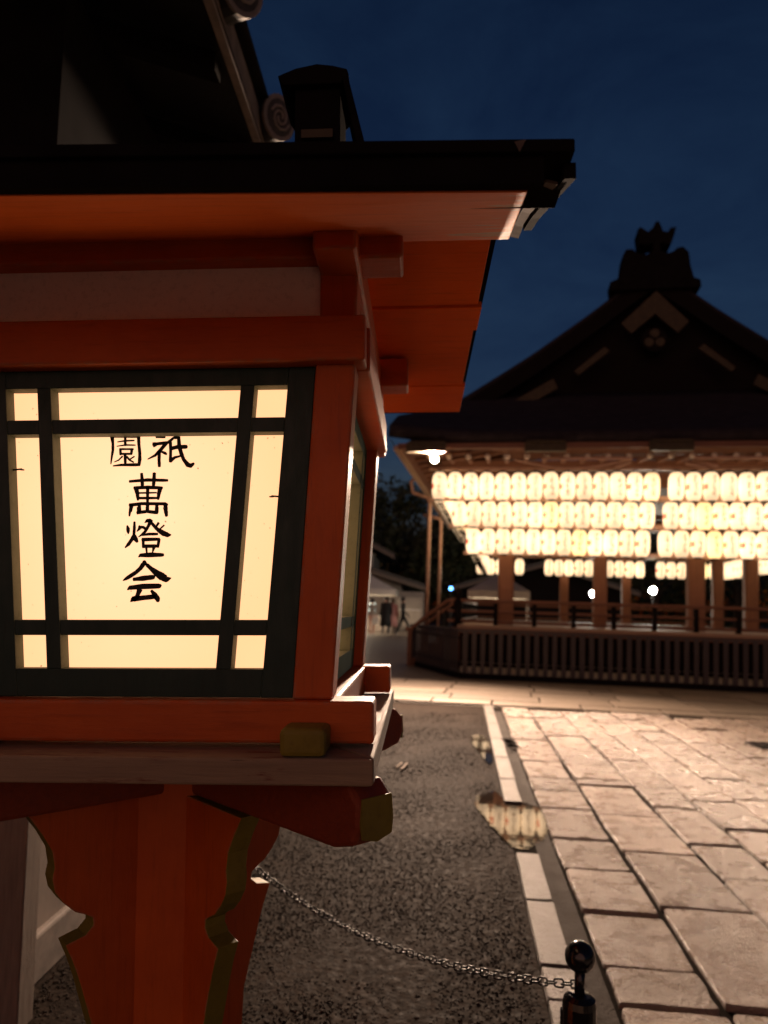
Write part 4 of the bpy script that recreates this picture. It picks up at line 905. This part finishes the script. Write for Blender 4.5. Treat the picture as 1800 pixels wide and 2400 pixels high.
for k in range(12):
    y = .8 + k * .55; m = MB(); m.hexa([(-.80, y, 3.14), (-.80, y + .07, 3.14), (-2.2, y + .07, 3.58), (-2.2, y, 3.58), (-.80, y, 3.215), (-.80, y + .07, 3.215), (-2.2, y + .07, 3.66), (-2.2, y, 3.66)]); bl(m).build('rafter', M['black_timber'], BL)

# ------------------------------------------------------------------ far side of the court
def tent(loc, w, d, eave, peak, rz, label, watt=220):
    t = empty('canopy_tent', loc, (0, 0, rz)); tag(t, label, 'tent', 'white canopy tents')
    m = MB(); a, b = w / 2, d / 2
    pk = [(-a * .08, 0, peak), (a * .08, 0, peak)]
    m.add([(-a, -b, eave), (a, -b, eave), (a, b, eave), (-a, b, eave), (0, 0, peak)], [(0, 1, 4), (1, 2, 4), (2, 3, 4), (3, 0, 4)]); m.build('canopy', M['canvas'], t)
    m = MB(); h = .26; n = 1.004
    for (x0, y0), (x1, y1) in (((-a, -b), (a, -b)), ((a, -b), (a, b)), ((a, b), (-a, b)), ((-a, b), (-a, -b))):
        m.add([(x0 * n, y0 * n, eave - h), (x1 * n, y1 * n, eave - h), (x1 * n, y1 * n, eave), (x0 * n, y0 * n, eave)], [(0, 1, 2, 3)])
    m.build('valance', M['canvas'], t)
    for sx in (-1, 1):
        for sy in (-1, 1):
            m = MB(); m.tube([(sx * a * .97, sy * b * .97, 0), (sx * a * .97, sy * b * .97, eave)], .025, 6); m.build('leg', M['zinc'], t)
    m = MB(); m.lathe([(0, -.06), (.045, -.04), (.055, 0), (.03, .05), (.015, .08)], 10, c=(0, -b * .5, eave - .05)); m.build('bulb', M['bulb'], t)
    ld = bpy.data.lights.new('tent_bulb', 'POINT'); ld.energy = watt; ld.color = (1, .78, .55); ld.shadow_soft_size = .05
    lo = bpy.data.objects.new('tent_bulb', ld); COL.objects.link(lo); lo.parent = t; lo.location = (0, -b * .5, eave - .25)
    return t
tent((-3.3, 34.5, 0), 4.6, 4.0, 2.05, 3.3, 0, 'white canopy tent above the people at the far left')
tent(tuple(hall(-.25, 27)), 2.2, 2.4, 1.95, 2.66, -HALL_YAW, 'small white canopy tent seen between the hall pillars', 120)
def counter(x0, x1, y, h, label):
    t = empty('sales_counter', ((x0 + x1) / 2, y, 0)); tag(t, label, 'counter', 'cloth covered counters under the tents'); a = (x1 - x0) / 2
    m = MB(); m.box(-a, a, -.3, .3, h - .04, h); m.build('table_top', M['farwall'], t); m = MB(); m.box(-a + .01, a - .01, -.295, -.28, .05, h - .04); m.build('cloth_front', M['cloth_grey'], t)
    for s in (-1, 1):
        m = MB(); m.box(s * (a - .08) - .02, s * (a - .08) + .02, .2, .24, 0, h - .04); m.build('leg', M['zinc'], t)
counter(-3.6, -1.2, 35.0, .80, 'long cloth covered counter behind the people at the far left')
counter(-.9, .2, 36.5, 1.15, 'tall pale counter right of the walking people')
m = MB(); m.box(-2.62, -2.1, 35.55, 35.6, 1.0, 1.42); tag(m.build('display_screen', M['screen']), 'pale blue lit display under the far tent', 'screen')
m = MB(); m.box(-2.42, -2.3, 35.5, 35.65, .8, 1.0); 
sb = MB(); sb.box(-1.25, .35, 38.2, 38.3, 0, 2.1); tag(sb.build('notice_board', M['cloth_grey']), 'wide pale notice board in front of the far building', 'board')

def building(name, label, x0, x1, y0, y1, h, rise, over, wall, tile):
    c = Vector(((x0 + x1) / 2, (y0 + y1) / 2, 0)); b = empty(name, c); tag(b, label, 'building'); a, d = (x1 - x0) / 2, (y1 - y0) / 2
    m = MB(); m.box(-a, a, -d, d, 0, h); m.build('wall', wall, b)
    m = MB(); e = a + over
    m.prism([(-e, h - .25), (0, h + rise - .12), (e, h - .25), (e, h - .07), (0, h + rise + .1), (-e, h - .07)], lambda p, t: (p[0], t, p[1]), -d - over, d + over); m.build('roof', tile, b)
    m = MB(); m.prism([(-a, h), (a, h), (0, h + rise - .15)], lambda p, t: (p[0], t, p[1]), -d - .01, -d + .1); m.build('gable', wall, b)
    m = MB(); m.prism([(-e, h - .42), (0, h + rise - .30), (e, h - .42), (e, h - .24), (0, h + rise - .11), (-e, h - .24)], lambda p, t: (p[0], t, p[1]), -d - over - .06, -d - over + .02); m.build('bargeboard', M['greywood'], b)
    m = MB(); m.box(-a * .5, a * .5, -d - .06, -d - .012, .1, h * .62); m.build('shutter', M['black_timber'], b)
    return b
building('shrine_office', 'far white gabled building behind the tents at the left', -11.0, -2.85, 44, 52, 4.55, 2.6, 1.4, M['farwall'], M['fartile'])
building('long_hall', 'low dark roofed hall behind the notice board at the far left', -12.5, -.9, 39.5, 43, 2.6, 1.9, 1.3, M['cloth_grey'], M['fartile'])
building('rest_house', 'dark low house beyond the stage seen between its pillars', 3.0, 13.0, 46, 52, 2.8, 1.6, .9, M['black_timber'], M['fartile'])

# trees
def mat_leaf():
    m = NT('dark_evergreen_leaf'); n = m.noise(m.mapping(), .7, 3); oi = m.n.new('ShaderNodeObjectInfo')
    m.set(color=m.mix(n, (.030, .045, .020), (.065, .075, .030)), rough=.55); return m.mat
M['leaf'] = mat_leaf(); M['bark'] = simple('rough_bark', (.06, .045, .035), .9, 0, 9, .5, .8)
TL = ['domed dark tree nearest the left poles', 'dark tree behind the white gabled building', 'tall dark tree rising beyond the hall floor left of centre', 'dark tree behind the first bright spotlight', 'dark tree between the two bright spotlights', 'dark tree right of the second spotlight', 'dark tree at the right edge beyond the pillars', 'bushy dark tree low behind the small tent']
def tree(x, y, h, r, label, seed):
    rnd = random.Random(seed); t = empty('evergreen_tree', (x, y, 0)); tag(t, label, 'tree', 'dark trees around the court')
    m = MB(); m.tube([(0, 0, 0), (.1, 0, h * .3), (-.05, .1, h * .6), (0, 0, h * .85)], [.28, .22, .14, .05], 8)
    cl = []
    for k in range(16):
        a = rnd.uniform(0, 6.28); zz = rnd.uniform(.32, .97); rr = r * (1 - abs(zz - .55) * 1.2) * rnd.uniform(.5, 1.0)
        c = Vector((math.cos(a) * rr, math.sin(a) * rr, h * zz)); cl.append((c, rnd.uniform(.6, 1.0) * r * .5))
        m.tube([(0, 0, h * max(.2, zz - .25)), tuple(c * .55 + Vector((0, 0, h * zz * .36))), tuple(c * .85 + Vector((0, 0, h * zz * .14)))], [.07, .045, .02], 5)
    m.build('trunk', M['bark'], t)
    m = MB()
    for c, q in cl:
        for k in range(210):
            d = Vector((rnd.gauss(0, 1), rnd.gauss(0, 1), rnd.gauss(0, .8))); d = d.normalized() * q * rnd.random() ** .4; p = c + d
            a = Vector((rnd.uniform(-1, 1), rnd.uniform(-1, 1), rnd.uniform(-1, 1))).normalized(); b = a.orthogonal().normalized(); s = rnd.uniform(.16, .34)
            m.add([tuple(p - a * s), tuple(p + b * s * .5), tuple(p + a * s), tuple(p - b * s * .5)], [(0, 1, 2, 3)])
    m.build('crown', M['leaf'], t)
for k, (x, y, h, r) in enumerate(((-1.6, 56, 10.2, 4.2), (-6.5, 60, 11.5, 5), (4.2, 52, 9, 4.0), (8.6, 54, 8.5, 4.0), (13.0, 56, 9, 4.5), (18.0, 55, 9, 4.5), (24.5, 56, 10, 5.0), (1.9, 50, 6.5, 3.0))): tree(x, y, h, r, TL[k], 100 + k)
hd = MB(); rh = random.Random(5)
for k in range(9000):
    p = Vector((rh.uniform(-14, 34), rh.uniform(60, 64), 0)); p.z = rh.uniform(0, 5.5 + 2.2 * math.sin(p.x * .45) + 1.2 * math.sin(p.x * 1.3)); a = Vector((rh.uniform(-1, 1), rh.uniform(-1, 1), rh.uniform(-1, 1))).normalized(); b = a.orthogonal().normalized(); s = rh.uniform(.25, .5)
    hd.add([tuple(p - a * s), tuple(p + b * s * .6), tuple(p + a * s), tuple(p - b * s * .6)], [(0, 1, 2, 3)])
hw = kind(hd.build('far_wood', M['leaf']), 'stuff'); tag(hw, 'dark mass of woodland closing the far side of the court', 'woodland')

# lamps beyond the hall
def lamp(u, v, z, mt, r, label, watt, col):
    c = hall(u, v); o = empty('lamp_post', c, (0, 0, -HALL_YAW)); tag(o, label, 'lamp')
    m = MB(); m.tube([(0, 0, 0), (0, 0, z - r * .8)], .03, 6); m.build('stand', M['iron'], o)
    m = MB(); m.lathe([(0, -r)] + [(r * math.sin(math.pi * k / 8), -r * math.cos(math.pi * k / 8)) for k in range(1, 8)] + [(0, r)], 12, c=(0, 0, z)); m.build('globe', M[mt], o, smooth=True)
    return o
lamp(3.16, 27, 1.97, 'spot', .10, 'left of the two bright white lamps seen under the lanterns', 60, (1, 1, .9))
lamp(5.25, 27, 2.14, 'spot', .11, 'right of the two bright white lamps seen under the lanterns', 60, (.85, 1, .95))
lamp(-2.05, 27, 2.02, 'blue_led', .075, 'small blue lamp left of the stage railing', 3, (.2, .4, 1))

# ------------------------------------------------------------------ people
def person(x, y, rz, h, label, top, legs, skin, hair, coat=None, stride=.12, armf=.1):
    o_root = empty('person', (x, y, 0), (0, 0, rz)); tag(o_root, label, 'person', 'people walking at the far left')
    k = h / 1.7
    J = {'pel': (0, 0, .92), 'waist': (0, 0, 1.08), 'chest': (0, .01, 1.30), 'neck': (0, 0, 1.46), 'head': (0, -.015, 1.56), 'crown': (0, -.01, 1.67),
         'shl': (-.17, 0, 1.40), 'ell': (-.23, .02 + armf * .3, 1.14), 'wrl': (-.22, -armf, .92), 'fil': (-.22, -armf - .02, .80),
         'shr': (.17, 0, 1.40), 'elr': (.23, .02, 1.14), 'wrr': (.22, -.06 + armf * .5, .92), 'fir': (.22, -.08, .80),
         'hil': (-.09, 0, .88), 'knl': (-.10, -stride * .7, .50), 'anl': (-.10, -stride, .09), 'tol': (-.11, -stride - .15, .035),
         'hir': (.09, 0, .88), 'knr': (.10, stride * .25, .50), 'anr': (.10, stride, .10), 'tor': (.11, stride - .14, .035)}
    Rd = {'pel': .15, 'waist': .125, 'chest': .15, 'neck': .055, 'head': .09, 'crown': .06, 'shl': .065, 'ell': .045, 'wrl': .032, 'fil': .03, 'shr': .065, 'elr': .045, 'wrr': .032, 'fir': .03, 'hil': .09, 'knl': .062, 'anl': .042, 'tol': .035, 'hir': .09, 'knr': .062, 'anr': .042, 'tor': .035}
    E = [('pel', 'waist'), ('waist', 'chest'), ('chest', 'neck'), ('neck', 'head'), ('head', 'crown'), ('chest', 'shl'), ('shl', 'ell'), ('ell', 'wrl'), ('wrl', 'fil'), ('chest', 'shr'), ('shr', 'elr'), ('elr', 'wrr'), ('wrr', 'fir'), ('pel', 'hil'), ('hil', 'knl'), ('knl', 'anl'), ('anl', 'tol'), ('pel', 'hir'), ('hir', 'knr'), ('knr', 'anr'), ('anr', 'tor')]
    names = list(J); me = bpy.data.meshes.new('body'); me.from_pydata([tuple(c * k for c in J[n]) for n in names], [(names.index(a), names.index(b)) for a, b in E], [])
    mm = NT('figure_clothes'); z = mm.sep(mm.mapping())[2]
    c = mm.mix(mm.math('GREATER_THAN', z, .93 * k), legs, top); c = mm.mix(mm.math('GREATER_THAN', z, 1.46 * k), c, skin); c = mm.mix(mm.math('LESS_THAN', z, .09 * k), c, (.5, .46, .42)); mm.set(color=c, rough=.8)
    me.materials.append(mm.mat); o = bpy.data.objects.new('body', me); COL.objects.link(o); o.parent = o_root
    sk = o.modifiers.new('skin', 'SKIN')
    for i, n in enumerate(names):
        sv = me.skin_vertices[0].data[i]; sv.radius = (Rd[n] * k, Rd[n] * k * (.75 if n in ('pel', 'waist', 'chest') else 1)); sv.use_root = n == 'pel'
    ss = o.modifiers.new('sub', 'SUBSURF'); ss.levels = 1; ss.render_levels = 2
    m = MB(); m.lathe([(.0, .115), (.07, .10), (.105, .04), (.105, -.03), (.095, -.09), (.07, -.10)], 12, c=(0, .02, 1.60 * k)); m.build('hair', hair, o_root, smooth=True)
    if coat:
        m = MB(); m.lathe([(.27, .42), (.24, .75), (.19, 1.02), (.215, 1.28), (.20, 1.40), (.08, 1.47)], 14); m.v = [(a * k, b * k * .75, c_ * k) for a, b, c_ in m.v]; m.build('coat', coat, o_root, smooth=True)
        for s in (-1, 1):
            m = MB(); m.tube([tuple(Vector(J[n]) * k) for n in (('shl', 'ell', 'wrl') if s < 0 else ('shr', 'elr', 'wrr'))], [.085 * k, .065 * k, .055 * k], 8); m.build('sleeve', coat, o_root, smooth=True)
    return o_root
skin = (.55, .34, .25); blk = simple('black_wool', (.012, .011, .012), .85); hairm = simple('dark_hair', (.02, .013, .01), .5); pink = simple('pink_jacket_cloth', (.62, .30, .28), .8)
person(-1.93, 30.6, R(20), 1.58, 'person with pale bare legs and a light bag at the far left', (.30, .26, .22), (.60, .33, .25), skin, hairm, None, .10)
m = MB(); m.box(-.14, .14, -.05, .05, 0, .32); m.tube([(-.09, 0, .32), (-.06, 0, .46), (.06, 0, .46), (.09, 0, .32)], .01, 5)
bag = m.build('tote_bag', M['canvas'], loc=(-1.77, 30.5, .48), bevel=.02); tag(bag, 'cream tote bag hanging at the hand of the bare legged person', 'bag')
person(-1.36, 31.0, R(-15), 1.68, 'person in a long black coat in the middle of the far group', (.02, .02, .02), (.03, .03, .035), skin, hairm, blk, .08)
person(-1.08, 31.4, R(160), 1.62, 'person in a pale pink jacket beside the black coat', (.62, .30, .28), (.32, .28, .25), skin, simple('brown_hair', (.08, .04, .02), .5), pink, .1)
person(-.62, 31.2, R(100), 1.70, 'person in black mid stride right of the far group', (.015, .015, .016), (.015, .015, .016), skin, hairm, None, .30, .22)
